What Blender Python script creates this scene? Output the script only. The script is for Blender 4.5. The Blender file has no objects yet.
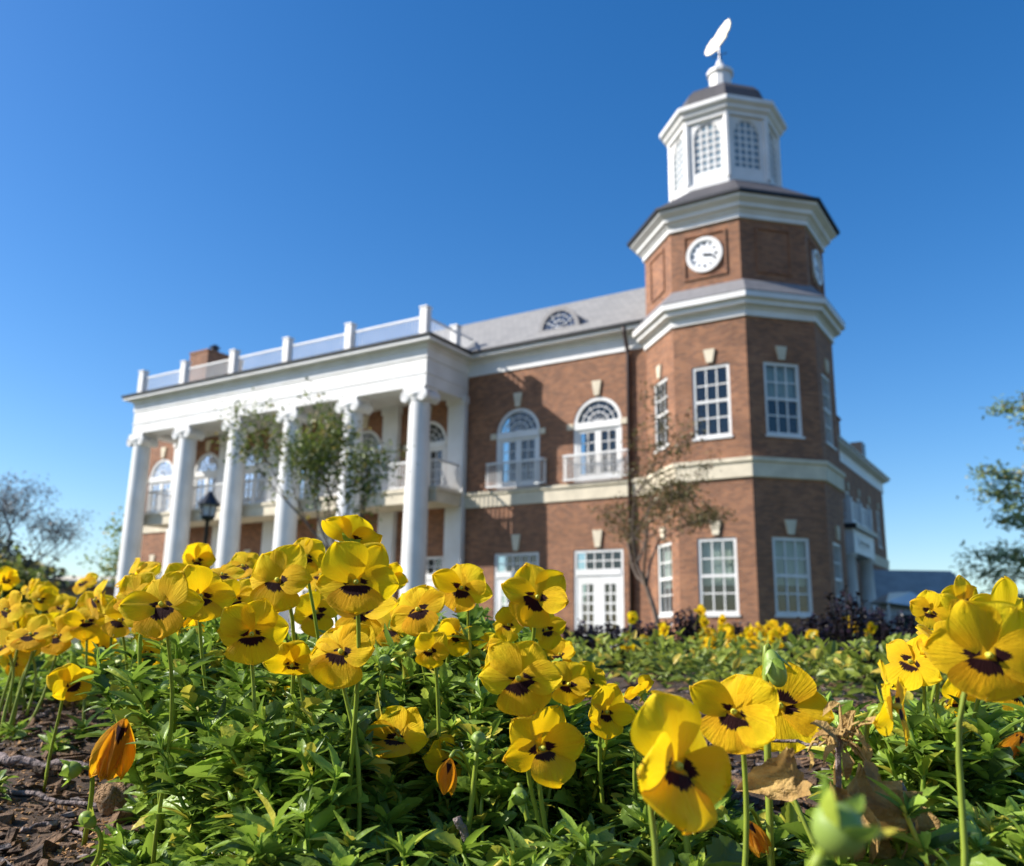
import bpy, bmesh, math, random
import numpy as np
from mathutils import Vector, Matrix
random.seed(7); rng = np.random.default_rng(7)
R = math.radians
sc = bpy.context.scene
col = sc.collection

# ------------------------------------------------------------------ camera, sky, sun, exposure
CH = 0.20                      # eye height above z = 0; the flower bed lies a little below
F, PIT, ROL, YAW = 889.14, .22711, .0158622, -.56539
cp, sp = math.cos(PIT), math.sin(PIT); cr, sr = math.cos(ROL), math.sin(ROL)
FW = Vector((0, cp, sp)); up0 = Vector((0, -sp, cp)); rt0 = Vector((1, 0, 0))
RT = rt0*cr + up0*sr; UP = up0*cr - rt0*sr
CAM = Vector((0, 0, CH))
cd = bpy.data.cameras.new('camera'); cam = bpy.data.objects.new('camera', cd); col.objects.link(cam)
m = Matrix.Identity(4)
for i in range(3):
    m[i][0] = RT[i]; m[i][1] = UP[i]; m[i][2] = -FW[i]; m[i][3] = CAM[i]
cam.matrix_world = m
cd.sensor_width = 36; cd.lens = F/1024*36; cd.clip_start = .01; cd.clip_end = 3000
cd.dof.use_dof = True; cd.dof.focus_distance = .475; cd.dof.aperture_fstop = 14.5
sc.camera = cam
SUN_EL = R(34.3); sun_travel = R(33.7) + YAW      # horizontal direction the light travels, from +x
w = bpy.data.worlds.new('World'); sc.world = w; w.use_nodes = True
nt = w.node_tree; bg = nt.nodes['Background']
sky = nt.nodes.new('ShaderNodeTexSky'); sky.sky_type = 'NISHITA'; sky.sun_disc = False
sky.sun_elevation = SUN_EL
sdx, sdy = -math.cos(sun_travel), -math.sin(sun_travel)   # towards the sun
sky.sun_rotation = math.atan2(sdx, sdy)
sky.air_density = 1.0; sky.dust_density = .6; sky.ozone_density = 3.0; sky.altitude = 0
hs = nt.nodes.new('ShaderNodeHueSaturation'); hs.inputs['Saturation'].default_value = 1.35; hs.inputs['Hue'].default_value = .505; hs.inputs['Value'].default_value = 1.12
nt.links.new(sky.outputs[0], hs.inputs['Color']); nt.links.new(hs.outputs[0], bg.inputs[0]); bg.inputs[1].default_value = .1
sl = bpy.data.lights.new('sun', 'SUN'); sl.energy = 5.0; sl.angle = R(.5); sl.color = (1, .94, .86)
so = bpy.data.objects.new('sun', sl); col.objects.link(so)
so.rotation_euler = Vector((sdx*math.cos(SUN_EL), sdy*math.cos(SUN_EL), math.sin(SUN_EL))).to_track_quat('Z', 'Y').to_euler()
vs = sc.view_settings; vs.view_transform = 'Standard'; vs.look = 'None'; vs.gamma = 1; vs.use_curve_mapping = False; vs.exposure = 0.7

def at(px, py, d):                 # point at forward distance d seen at a photo pixel
    return CAM + (FW + RT*((px-512)/F) - UP*((py-433)/F))*d

# ------------------------------------------------------------------ materials
def newmat(name):
    mt = bpy.data.materials.new(name); mt.use_nodes = True
    return mt, mt.node_tree, mt.node_tree.nodes['Principled BSDF']
def mat(name, c, rough=.6, metal=0, spec=.5, var=0, scale=5, bump=0, bscale=40, trans=0, c2=None):
    mt, t, b = newmat(name)
    b.inputs['Roughness'].default_value = rough; b.inputs['Metallic'].default_value = metal
    b.inputs['Specular IOR Level'].default_value = spec
    b.inputs['Base Color'].default_value = (*c, 1)
    tc = t.nodes.new('ShaderNodeTexCoord')
    csock = None
    if var or c2:
        n = t.nodes.new('ShaderNodeTexNoise'); n.inputs['Scale'].default_value = scale; n.inputs['Detail'].default_value = 6
        t.links.new(tc.outputs['Object'], n.inputs['Vector'])
        r = t.nodes.new('ShaderNodeValToRGB'); r.color_ramp.elements[0].position = .3; r.color_ramp.elements[1].position = .7
        r.color_ramp.elements[0].color = (*(c2 or [x*(1-var) for x in c]), 1)
        r.color_ramp.elements[1].color = (*(c if c2 else [min(1, x*(1+var)) for x in c]), 1)
        t.links.new(n.outputs[0], r.inputs[0]); t.links.new(r.outputs[0], b.inputs['Base Color']); csock = r.outputs[0]
    if bump:
        n2 = t.nodes.new('ShaderNodeTexNoise'); n2.inputs['Scale'].default_value = bscale; n2.inputs['Detail'].default_value = 5
        t.links.new(tc.outputs['Object'], n2.inputs['Vector'])
        bp = t.nodes.new('ShaderNodeBump'); bp.inputs['Strength'].default_value = bump; bp.inputs['Distance'].default_value = .02
        t.links.new(n2.outputs[0], bp.inputs['Height']); t.links.new(bp.outputs[0], b.inputs['Normal'])
    if trans: add_trans(t, b, trans, csock, c)
    return mt
def add_trans(t, b, f, csock, c):
    o = t.nodes['Material Output']; tr = t.nodes.new('ShaderNodeBsdfTranslucent'); mx = t.nodes.new('ShaderNodeMixShader')
    mx.inputs[0].default_value = f
    if csock: t.links.new(csock, tr.inputs[0])
    else: tr.inputs[0].default_value = (*c, 1)
    t.links.new(b.outputs[0], mx.inputs[1]); t.links.new(tr.outputs[0], mx.inputs[2]); t.links.new(mx.outputs[0], o.inputs[0])
def brick_mat():
    mt, t, b = newmat('brick'); uv = t.nodes.new('ShaderNodeUVMap')
    br = t.nodes.new('ShaderNodeTexBrick'); br.inputs['Scale'].default_value = 1
    br.inputs['Brick Width'].default_value = .22; br.inputs['Row Height'].default_value = .075
    br.inputs['Mortar Size'].default_value = .007; br.inputs['Bias'].default_value = -.1
    br.inputs['Color1'].default_value = (.305, .125, .056, 1); br.inputs['Color2'].default_value = (.15, .056, .030, 1)
    br.inputs['Mortar'].default_value = (.25, .19, .135, 1)
    t.links.new(uv.outputs[0], br.inputs['Vector'])
    n = t.nodes.new('ShaderNodeTexNoise'); n.inputs['Scale'].default_value = .9; n.inputs['Detail'].default_value = 8; n.inputs['Roughness'].default_value = .7
    t.links.new(uv.outputs[0], n.inputs['Vector'])
    mp = t.nodes.new('ShaderNodeMapRange'); mp.inputs[1].default_value = .3; mp.inputs[2].default_value = .7; mp.inputs[3].default_value = .7; mp.inputs[4].default_value = 1.25
    t.links.new(n.outputs[0], mp.inputs[0])
    vm = t.nodes.new('ShaderNodeVectorMath'); vm.operation = 'SCALE'
    t.links.new(br.outputs[0], vm.inputs[0]); t.links.new(mp.outputs[0], vm.inputs['Scale'])
    t.links.new(vm.outputs[0], b.inputs['Base Color']); b.inputs['Roughness'].default_value = .85
    bp = t.nodes.new('ShaderNodeBump'); bp.inputs['Strength'].default_value = .4; bp.inputs['Distance'].default_value = .01; bp.invert = True
    t.links.new(br.outputs['Fac'], bp.inputs['Height']); t.links.new(bp.outputs[0], b.inputs['Normal'])
    return mt
def tile_mat(name, c1, c2, mortar, bw, rh):
    mt, t, b = newmat(name); uv = t.nodes.new('ShaderNodeUVMap')
    br = t.nodes.new('ShaderNodeTexBrick'); br.inputs['Scale'].default_value = 1
    br.inputs['Brick Width'].default_value = bw; br.inputs['Row Height'].default_value = rh; br.inputs['Mortar Size'].default_value = .01
    br.inputs['Color1'].default_value = (*c1, 1); br.inputs['Color2'].default_value = (*c2, 1); br.inputs['Mortar'].default_value = (*mortar, 1)
    t.links.new(uv.outputs[0], br.inputs['Vector']); t.links.new(br.outputs[0], b.inputs['Base Color']); b.inputs['Roughness'].default_value = .7
    return mt
def glass_mat(name, refl, tint=(1, 1, 1)):
    mt, t, b = newmat(name); t.nodes.remove(b); o = t.nodes['Material Output']
    tr = t.nodes.new('ShaderNodeBsdfTransparent'); tr.inputs[0].default_value = (.75, .8, .78, 1)
    gl = t.nodes.new('ShaderNodeBsdfGlossy'); gl.inputs['Roughness'].default_value = .02; gl.inputs[0].default_value = (*tint, 1)
    mx = t.nodes.new('ShaderNodeMixShader'); mx.inputs[0].default_value = refl
    t.links.new(tr.outputs[0], mx.inputs[1]); t.links.new(gl.outputs[0], mx.inputs[2]); t.links.new(mx.outputs[0], o.inputs[0])
    return mt
def petal_mat(name, blotch, c, c2):
    """yellow petal; blotch = (reach along the petal, half width) of the dark mark, or None"""
    mt, t, b = newmat(name); L = t.links
    uv = t.nodes.new('ShaderNodeUVMap'); sx = t.nodes.new('ShaderNodeSeparateXYZ'); L.new(uv.outputs[0], sx.inputs[0])
    def M(op, a, bb=None, cc=None):
        n = t.nodes.new('ShaderNodeMath'); n.operation = op
        for i, v in enumerate((a, bb, cc)):
            if v is None: continue
            if isinstance(v, (int, float)): n.inputs[i].default_value = v
            else: L.new(v, n.inputs[i])
        return n.outputs[0]
    x, y = sx.outputs[0], sx.outputs[1]
    cb = t.nodes.new('ShaderNodeCombineXYZ'); oi = t.nodes.new('ShaderNodeObjectInfo')
    L.new(M('DIVIDE', M('MULTIPLY', x, 7), M('ADD', y, .25)), cb.inputs[0]); L.new(M('MULTIPLY', y, 1.2), cb.inputs[1]); L.new(M('MULTIPLY', oi.outputs['Random'], 30), cb.inputs[2])
    n = t.nodes.new('ShaderNodeTexNoise'); n.inputs['Scale'].default_value = 1.6; n.inputs['Detail'].default_value = 5; n.inputs['Roughness'].default_value = .65
    L.new(cb.outputs[0], n.inputs['Vector'])
    tc = t.nodes.new('ShaderNodeTexCoord')
    n2 = t.nodes.new('ShaderNodeTexNoise'); n2.inputs['Scale'].default_value = 90; n2.inputs['Detail'].default_value = 4
    L.new(tc.outputs['Object'], n2.inputs['Vector'])
    mc = t.nodes.new('ShaderNodeMix'); mc.data_type = 'RGBA'
    fac = M('ADD', M('MULTIPLY', y, .75), M('MULTIPLY', M('SUBTRACT', n2.outputs[0], .5), 1.2)); fac = M('ADD', fac, M('MULTIPLY', M('SUBTRACT', n.outputs[0], .5), 1.3))
    fac = M('ADD', fac, M('MULTIPLY', M('SUBTRACT', oi.outputs['Random'], .6), .9))
    cl = t.nodes.new('ShaderNodeClamp'); L.new(fac, cl.inputs[0]); L.new(cl.outputs[0], mc.inputs[0])
    mc.inputs[6].default_value = (*c2, 1); mc.inputs[7].default_value = (*c, 1)
    out = mc.outputs[2]
    if blotch:
        reach, hw = blotch
        d = M('ADD', M('ADD', y, M('MULTIPLY', M('SUBTRACT', oi.outputs['Random'], .5), .16)), M('MULTIPLY', M('POWER', M('ABSOLUTE', M('DIVIDE', x, hw)), 2.0), .18))
        d = M('ADD', d, M('MULTIPLY', M('SUBTRACT', n.outputs[0], .5), .38))
        k1 = t.nodes.new('ShaderNodeMapRange'); k1.inputs[1].default_value = reach+.02; k1.inputs[2].default_value = reach-.02; L.new(d, k1.inputs[0])
        k2 = t.nodes.new('ShaderNodeMapRange'); k2.inputs[1].default_value = .07; k2.inputs[2].default_value = .12; L.new(y, k2.inputs[0])
        mb = t.nodes.new('ShaderNodeMix'); mb.data_type = 'RGBA'
        L.new(M('MULTIPLY', k1.outputs[0], k2.outputs[0]), mb.inputs[0]); L.new(out, mb.inputs[6]); mb.inputs[7].default_value = (.030, .004, .004, 1)
        out = mb.outputs[2]
    L.new(out, b.inputs['Base Color']); b.inputs['Roughness'].default_value = .75; b.inputs['Specular IOR Level'].default_value = .12
    b.inputs['Sheen Weight'].default_value = .15
    bp = t.nodes.new('ShaderNodeBump'); bp.inputs['Strength'].default_value = .7; bp.inputs['Distance'].default_value = .0016
    n3 = t.nodes.new('ShaderNodeTexNoise'); n3.inputs['Scale'].default_value = 260; n3.inputs['Detail'].default_value = 3; L.new(tc.outputs['Object'], n3.inputs['Vector'])
    L.new(M('ADD', n.outputs[0], M('MULTIPLY', n3.outputs[0], .55)), bp.inputs['Height']); L.new(bp.outputs[0], b.inputs['Normal'])
    add_trans(t, b, .48, out, None)
    return mt
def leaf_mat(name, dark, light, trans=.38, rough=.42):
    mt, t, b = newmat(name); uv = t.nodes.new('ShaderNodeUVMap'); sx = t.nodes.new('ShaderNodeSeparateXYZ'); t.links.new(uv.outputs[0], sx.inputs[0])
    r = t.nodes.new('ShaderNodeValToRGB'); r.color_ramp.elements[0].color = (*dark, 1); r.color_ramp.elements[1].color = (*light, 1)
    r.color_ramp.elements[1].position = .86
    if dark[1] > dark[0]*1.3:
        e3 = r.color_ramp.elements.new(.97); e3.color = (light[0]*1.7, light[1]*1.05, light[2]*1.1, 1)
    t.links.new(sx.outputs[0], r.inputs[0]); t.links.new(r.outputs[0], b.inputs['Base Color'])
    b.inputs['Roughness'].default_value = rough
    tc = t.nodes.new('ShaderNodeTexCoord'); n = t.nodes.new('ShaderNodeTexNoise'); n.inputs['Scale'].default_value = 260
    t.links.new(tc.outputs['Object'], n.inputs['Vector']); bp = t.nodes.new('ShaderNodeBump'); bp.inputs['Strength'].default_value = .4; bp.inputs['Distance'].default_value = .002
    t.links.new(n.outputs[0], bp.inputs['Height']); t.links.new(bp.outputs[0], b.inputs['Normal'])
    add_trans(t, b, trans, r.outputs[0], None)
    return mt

M_ = {}
M_['brick'] = brick_mat()
M_['white'] = mat('white_paint', (.74, .74, .73), .5, scale=1.1, c2=(.62, .61, .585), bump=.15, bscale=6)
M_['stone'] = mat('cream_stone', (.60, .53, .40), .8, var=.13, scale=2.2)
M_['slate'] = tile_mat('slate_roof', (.29, .28, .265), (.23, .225, .215), (.16, .16, .16), .3, .22)
M_['metal_roof'] = tile_mat('dark_seamed_roof', (.07, .066, .072), (.058, .055, .06), (.03, .03, .03), .45, 30)
M_['lead'] = mat('grey_flashing', (.2, .195, .2), .6, var=.1)
M_['dark'] = mat('dark_gutter', (.02, .02, .022), .4)
M_['pipe'] = mat('brown_downpipe', (.035, .02, .018), .5)
M_['glass'] = glass_mat('window_glass', .07)
M_['glass_sky'] = glass_mat('porch_glass', .62, (.75, .85, 1))
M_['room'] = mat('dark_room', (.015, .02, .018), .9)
M_['curtain'] = mat('pale_curtain', (.5, .55, .5), .9, var=.1, scale=4)
M_['face'] = mat('clock_face', (.78, .79, .8), .4)
M_['black'] = mat('black_paint', (.012, .014, .018), .35)
M_['gold'] = mat('gilded_metal', (1, .88, .62), .4, metal=.15)
M_['lampglass'] = mat('lamp_glass', (.6, .6, .6), .2)
M_['gray_roof'] = mat('grey_shingle', (.36, .35, .34), .8, var=.15, scale=2)
M_['bark'] = mat('bark', (.11, .08, .06), .9, var=.3, scale=8, bump=.4)
M_['pbark'] = mat('pale_bark', (.16, .15, .16), .9, var=.25, scale=2)
M_['upper'] = petal_mat('upper_petal', None, (.97, .72, .010), (.91, .58, .006))
M_['side'] = petal_mat('side_petal', (.32, .26), (.97, .71, .008), (.91, .55, .006))
M_['lower'] = petal_mat('lower_petal', (.395, .50), (.96, .65, .006), (.88, .45, .005))
M_['wilted'] = petal_mat('wilted_petal', (.30, .3), (.92, .52, .01), (.75, .30, .01))
M_['eye'] = mat('flower_eye', (.62, .6, .06), .5, trans=.2)
M_['stem'] = mat('green_stem', (.24, .31, .03), .45, var=.25, scale=60, trans=.15)
M_['sepal'] = mat('sepal_green', (.16, .30, .04), .5, var=.25, scale=80, trans=.25)
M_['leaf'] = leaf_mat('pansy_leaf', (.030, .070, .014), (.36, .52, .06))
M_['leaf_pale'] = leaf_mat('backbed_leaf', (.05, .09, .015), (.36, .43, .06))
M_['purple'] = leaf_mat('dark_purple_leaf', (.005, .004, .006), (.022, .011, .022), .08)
M_['tree_leaf'] = leaf_mat('spring_tree_leaf', (.05, .08, .02), (.24, .30, .06), .35)
M_['red_leaf'] = leaf_mat('bronze_tree_leaf', (.09, .055, .03), (.17, .15, .05), .3)
M_['far_leaf'] = leaf_mat('far_tree_leaf', (.14, .14, .14), (.24, .23, .2), .2)  # pale greys: distance haze is put into the leaf colour
M_['evergreen'] = leaf_mat('dark_evergreen_leaf', (.045, .055, .03), (.12, .13, .07), .2)
M_['pine_leaf'] = leaf_mat('light_conifer_leaf', (.16, .24, .10), (.38, .46, .14), .3)
M_['dry'] = mat('dry_leaf', (.62, .42, .14), .7, var=.4, scale=70, bump=.5, bscale=200, trans=.25, c2=(.28, .15, .045))
M_['twig'] = mat('grey_twig', (.18, .14, .13), .85, var=.4, scale=60, bump=.6, bscale=200)
M_['nut'] = mat('tan_nut', (.42, .24, .10), .8, var=.2, scale=120, bump=.9, bscale=420)
M_['budg'] = mat('green_bud', (.27, .38, .07), .5, var=.12, scale=50, trans=.2)
M_['stone_grey'] = mat('pebble', (.3, .28, .26), .8, var=.2, scale=50)

# ------------------------------------------------------------------ helpers
def tag(o, label=None, cat=None, group=None, kind=None):
    if label: o['label'] = label
    if cat: o['category'] = cat
    if group: o['group'] = group
    if kind: o['kind'] = kind
    return o
def empty(name, loc=(0, 0, 0), rz=0, label=None, cat=None, group=None, parent=None):
    o = bpy.data.objects.new(name, None); col.objects.link(o); o.location = loc; o.rotation_euler = (0, 0, rz); o.empty_display_size = .1
    if parent: o.parent = parent
    return tag(o, label, cat, group)
def copy_tree(o, parent=None):
    c = o.copy(); col.objects.link(c); c.parent = parent
    for ch in [x for x in o.children]: copy_tree(ch, c)
    return c
class MB:
    def __init__(s): s.v = []; s.f = []; s.mi = []; s.uv = None
    def add(s, vs_, fs, mi=0):
        n = len(s.v); s.v += [tuple(p) for p in vs_]; s.f += [tuple(i+n for i in f) for f in fs]; s.mi += [mi]*len(fs); return s
    def box(s, u0, u1, v0, v1, z0, z1, fr=None, mi=0):
        P = [(a, b, c) for c in (z0, z1) for b in (v0, v1) for a in (u0, u1)]
        if fr: P = [fr(*p) for p in P]
        return s.add(P, [(0, 2, 3, 1), (4, 5, 7, 6), (0, 1, 5, 4), (2, 6, 7, 3), (0, 4, 6, 2), (1, 3, 7, 5)], mi)
    def ring(s, c, prof, n=8, a0=math.pi/8, apo=True, cap0=False, cap1=False, mi=0):
        k = math.cos(math.pi/n) if apo else 1
        P = []
        for r, z in prof:
            for i in range(n):
                a = a0 + i*2*math.pi/n; P.append((c[0]+r/k*math.cos(a), c[1]+r/k*math.sin(a), z))
        Fs = []
        for j in range(len(prof)-1):
            for i in range(n): Fs.append((j*n+i, j*n+(i+1) % n, (j+1)*n+(i+1) % n, (j+1)*n+i))
        if cap0: Fs.append(tuple(range(n))[::-1])
        if cap1: Fs.append(tuple((len(prof)-1)*n+i for i in range(n)))
        return s.add(P, Fs, mi)
    def tube(s, pts, rad, n=6, mi=0, cap=True):
        pts = [Vector(p) for p in pts]; P = []; ref = Vector((.3, .9, .2))
        if isinstance(rad, (int, float)): rad = [rad]*len(pts)
        for i, p in enumerate(pts):
            d = (pts[min(i+1, len(pts)-1)]-pts[max(i-1, 0)]).normalized()
            a = d.cross(ref)
            if a.length < .2: a = d.cross(Vector((1, 0, 0)))
            a.normalize(); b = d.cross(a); ref = -a.cross(d) if False else ref
            for k in range(n):
                t = 2*math.pi*k/n; P.append(p+(a*math.cos(t)+b*math.sin(t))*rad[i])
        Fs = [(j*n+i, j*n+(i+1) % n, (j+1)*n+(i+1) % n, (j+1)*n+i) for j in range(len(pts)-1) for i in range(n)]
        if cap: Fs += [tuple(range(n))[::-1], tuple((len(pts)-1)*n+i for i in range(n))]
        return s.add(P, Fs, mi)
    def build(s, name, mats, parent=None, smooth=False, recalc=True, loc=None):
        me = bpy.data.meshes.new(name); me.from_pydata(s.v, [], s.f); me.update()
        if not isinstance(mats, (list, tuple)): mats = [mats]
        for q in mats: me.materials.append(q)
        if len(mats) > 1: me.polygons.foreach_set('material_index', s.mi)
        if recalc:
            b = bmesh.new(); b.from_mesh(me); bmesh.ops.recalc_face_normals(b, faces=b.faces); b.to_mesh(me); b.free()
        uvl = me.uv_layers.new(name='UVMap')
        if s.uv is not None:
            for l in me.loops: uvl.data[l.index].uv = s.uv[l.vertex_index]
        else:
            for p in me.polygons:
                n = p.normal
                if abs(n.z) > .75: tx = Vector((1, 0, 0)); ty = Vector((0, 1, 0))
                else: tx = Vector((-n.y, n.x, 0)).normalized(); ty = n.cross(tx).normalized()
                for li in p.loop_indices:
                    q = me.vertices[me.loops[li].vertex_index].co; uvl.data[li].uv = (q.dot(tx), q.dot(ty))
        if smooth: me.polygons.foreach_set('use_smooth', [True]*len(me.polygons))
        o = bpy.data.objects.new(name, me); col.objects.link(o)
        if parent: o.parent = parent
        if loc is not None: o.location = loc
        return o
def tagged(o, label, cat, group=None, kind=None): return tag(o, label, cat, group, kind)

# ------------------------------------------------------------------ ground
def sm(a, b, x): x = min(1, max(0, (x-a)/(b-a))); return x*x*(3-2*x)
def noise2(x, y):
    return math.sin(x*23.1+1.3*math.sin(y*17))*math.sin(y*19.7+1.7*math.sin(x*13.3))
def gz(x, y):                       # height of the planting bed
    z = CH - .138 + .058*sm(.5, 1.05, y) - .03*sm(2.5, 6, y) + .004*noise2(x, y)*sm(12, 4, y) + .012*math.exp(-((x-.12)/.3)**2-((y-.42)/.2)**2)
    return z
xs = np.concatenate([np.linspace(-1500, -12, 14), np.linspace(-10, -2, 9), np.linspace(-1.6, 1.8, 120), np.linspace(2.2, 12, 12), np.linspace(14, 1500, 14)])
ys = np.concatenate([np.linspace(-200, -1, 6), np.linspace(-.5, .2, 6), np.linspace(.22, 2.2, 110), np.linspace(2.5, 12, 20), np.linspace(14, 60, 8), np.linspace(80, 2000, 14)])
b = MB(); nx = len(xs)
def gfull(x, y):
    if abs(x) > 12 or y > 12 or y < -1: return 0.02
    k = sm(12, 8, max(abs(x), y)); return gz(x, y)*k + .02*(1-k)
b.add([(x, y, gfull(x, y)) for y in ys for x in xs], [(j*nx+i, j*nx+i+1, (j+1)*nx+i+1, (j+1)*nx+i) for j in range(len(ys)-1) for i in range(nx-1)])
gm, t, pb = newmat('bed_soil_and_lawn')
tc = t.nodes.new('ShaderNodeTexCoord'); n1 = t.nodes.new('ShaderNodeTexNoise'); n1.inputs['Scale'].default_value = 55; n1.inputs['Detail'].default_value = 9; n1.inputs['Roughness'].default_value = .75
t.links.new(tc.outputs['Object'], n1.inputs['Vector'])
r1 = t.nodes.new('ShaderNodeValToRGB'); e = r1.color_ramp.elements; e[0].position = .34; e[0].color = (.014, .009, .006, 1); e[1].position = .66; e[1].color = (.20, .125, .07, 1)
k_ = e.new(.5); k_.color = (.06, .037, .022, 1)
t.links.new(n1.outputs[0], r1.inputs[0])
sx = t.nodes.new('ShaderNodeSeparateXYZ'); t.links.new(tc.outputs['Object'], sx.inputs[0])
mr = t.nodes.new('ShaderNodeMapRange'); mr.inputs[1].default_value = 8; mr.inputs[2].default_value = 9; t.links.new(sx.outputs[1], mr.inputs[0])
mx = t.nodes.new('ShaderNodeMix'); mx.data_type = 'RGBA'; t.links.new(mr.outputs[0], mx.inputs[0]); t.links.new(r1.outputs[0], mx.inputs[6]); mx.inputs[7].default_value = (.045, .062, .02, 1)
t.links.new(mx.outputs[2], pb.inputs['Base Color']); pb.inputs['Roughness'].default_value = .95
bp = t.nodes.new('ShaderNodeBump'); bp.inputs['Strength'].default_value = .9; bp.inputs['Distance'].default_value = .006
t.links.new(n1.outputs[0], bp.inputs['Height']); t.links.new(bp.outputs[0], pb.inputs['Normal'])
ground = b.build('ground', gm, smooth=True, recalc=False); ground['kind'] = 'structure'

# ------------------------------------------------------------------ the building
ox, oy = 7.3020, 26.5128
BL = empty('brick_building', (ox, oy, CH), YAW, 'large red brick hall with white columned porch, octagonal clock tower and white cupola', 'building')
B0 = -.19                                        # foot of the walls, relative to eye level
CT = (-1.21, 2.92)
def frame(o, d):
    d = Vector(d).normalized(); n = Vector((d[1], -d[0]))
    return lambda a, k, z: (o[0]+d[0]*a+n[0]*k, o[1]+d[1]*a+n[1]*k, z)     # a along, k outwards, z up
FAC = frame((0, 1.85), (1, 0))
FB = frame((-2.42, 0), (1, 0)); FC = frame((0, 0), (1, 1)); FA = frame((-4.13, 1.71), (1, -1)); FD = frame((1.71, 1.71), (0, 1))

def wall(mb, fr, a0, a1, z0, z1, holes, depth=.16):
    """brick sheet with window openings (a0,a1,z0,z1,arched) and their reveals"""
    As = sorted({a0, a1, *[h[0] for h in holes], *[h[1] for h in holes]}); Zs = sorted({z0, z1, *[h[2] for h in holes], *[h[3] for h in holes]})
    for i in range(len(As)-1):
        for j in range(len(Zs)-1):
            ca, cz = (As[i]+As[i+1])/2, (Zs[j]+Zs[j+1])/2
            if any(h[0] < ca < h[1] and h[2] < cz < h[3] for h in holes): continue
            mb.add([fr(As[i], 0, Zs[j]), fr(As[i+1], 0, Zs[j]), fr(As[i+1], 0, Zs[j+1]), fr(As[i], 0, Zs[j+1])], [(0, 1, 2, 3)])
    for h in holes:
        p, q, r, s_, arch = h
        if arch:
            c = (p+q)/2; rad = (q-p)/2; zs = s_-rad; N = 14
            path = [(p, r), (p, zs)]+[(c-rad*math.cos(math.pi*k/N), zs+rad*math.sin(math.pi*k/N)) for k in range(1, N)]+[(q, zs), (q, r)]
            for sgn, e0 in ((-1, p), (1, q)):
                arc = [(c+sgn*rad*math.cos(math.pi/2*k/7), zs+rad*math.sin(math.pi/2*k/7)) for k in range(8)]
                for k in range(7):
                    mb.add([fr(e0, 0, s_), fr(arc[k][0], 0, arc[k][1]), fr(arc[k+1][0], 0, arc[k+1][1])], [(0, 1, 2)])
        else: path = [(p, r), (p, s_), (q, s_), (q, r)]
        for k in range(len(path)-1):
            (x0, y0), (x1, y1) = path[k], path[k+1]
            mb.add([fr(x0, 0, y0), fr(x0, -depth, y0), fr(x1, -depth, y1), fr(x1, 0, y1)], [(0, 1, 2, 3)])
        mb.add([fr(p, 0, r), fr(p, -depth, r), fr(q, -depth, r), fr(q, 0, r)], [(0, 1, 2, 3)])
def keystone(fr, a, z0, z1, w0=.10, w1=.19):
    mb = MB(); P = [fr(a+s_*w_, k, z) for k in (-.02, .07) for s_, w_, z in ((-1, w0, z0), (1, w0, z0), (1, w1, z1), (-1, w1, z1))]
    mb.add(P, [(0, 1, 2, 3), (4, 5, 6, 7), (0, 1, 5, 4), (1, 2, 6, 5), (2, 3, 7, 6), (3, 0, 4, 7)]); mb.build('keystone', M_['stone'], BL)
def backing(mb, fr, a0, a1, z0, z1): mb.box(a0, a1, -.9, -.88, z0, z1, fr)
def curtains(fr, a0, a1, z0, z1, par):
    mb = MB(); n = 40
    for k in range(n):
        x0 = a0+(a1-a0)*k/n; x1 = a0+(a1-a0)*(k+1)/n; d0 = -.26+.03*math.sin(k*1.9); d1 = -.26+.03*math.sin((k+1)*1.9)
        mb.add([fr(x0, d0, z0), fr(x1, d1, z0), fr(x1, d1, z1), fr(x0, d0, z1)], [(0, 1, 2, 3)])
    mb.build('curtain', M_['curtain'], par)
def sash_window(fr, a0, a1, z0, z1, cur=0, ks=True, glass='glass'):
    """double hung window, 3 x 4 panes"""
    mb = MB(); k0, k1 = -.14, -.04; w_ = .1
    mb.box(a0, a0+w_, k0, k1, z0, z1, fr).box(a1-w_, a1, k0, k1, z0, z1, fr).box(a0+w_, a1-w_, k0, k1, z1-w_, z1, fr).box(a0+w_, a1-w_, k0, k1, z0, z0+w_, fr)
    zm = (z0+z1)/2; mb.box(a0+w_, a1-w_, -.12, -.05, zm-.045, zm+.045, fr)
    win = mb.build('window', M_['white'], BL)
    mu = MB(); 
    for i in (1, 2): x = a0+w_+(a1-a0-2*w_)*i/3; mu.box(x-.02, x+.02, -.11, -.065, z0+w_, z1-w_, fr)
    for zz in ((z0+w_+zm)/2, (z1-w_+zm)/2): mu.box(a0+w_, a1-w_, -.108, -.067, zz-.02, zz+.02, fr)
    mu.build('glazing_bar', M_['white'], win)
    p = MB(); p.add([fr(a0+.05, -.1, z0+.05), fr(a1-.05, -.1, z0+.05), fr(a1-.05, -.1, z1-.05), fr(a0+.05, -.1, z1-.05)], [(0, 1, 2, 3)]); p.build('pane', M_[glass], win)
    s_ = MB(); s_.box(a0-.04, a1+.04, -.14, .05, z0-.07, z0-.003, fr); s_.build('sill', M_['white'], win)
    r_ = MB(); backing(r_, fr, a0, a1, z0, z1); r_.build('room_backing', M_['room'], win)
    if cur: curtains(fr, a0+.02, a1-.02, z0+(z1-z0)*(1-cur), z1, win)
    if ks: keystone(fr, (a0+a1)/2, z1+.08, z1+.52)
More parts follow.
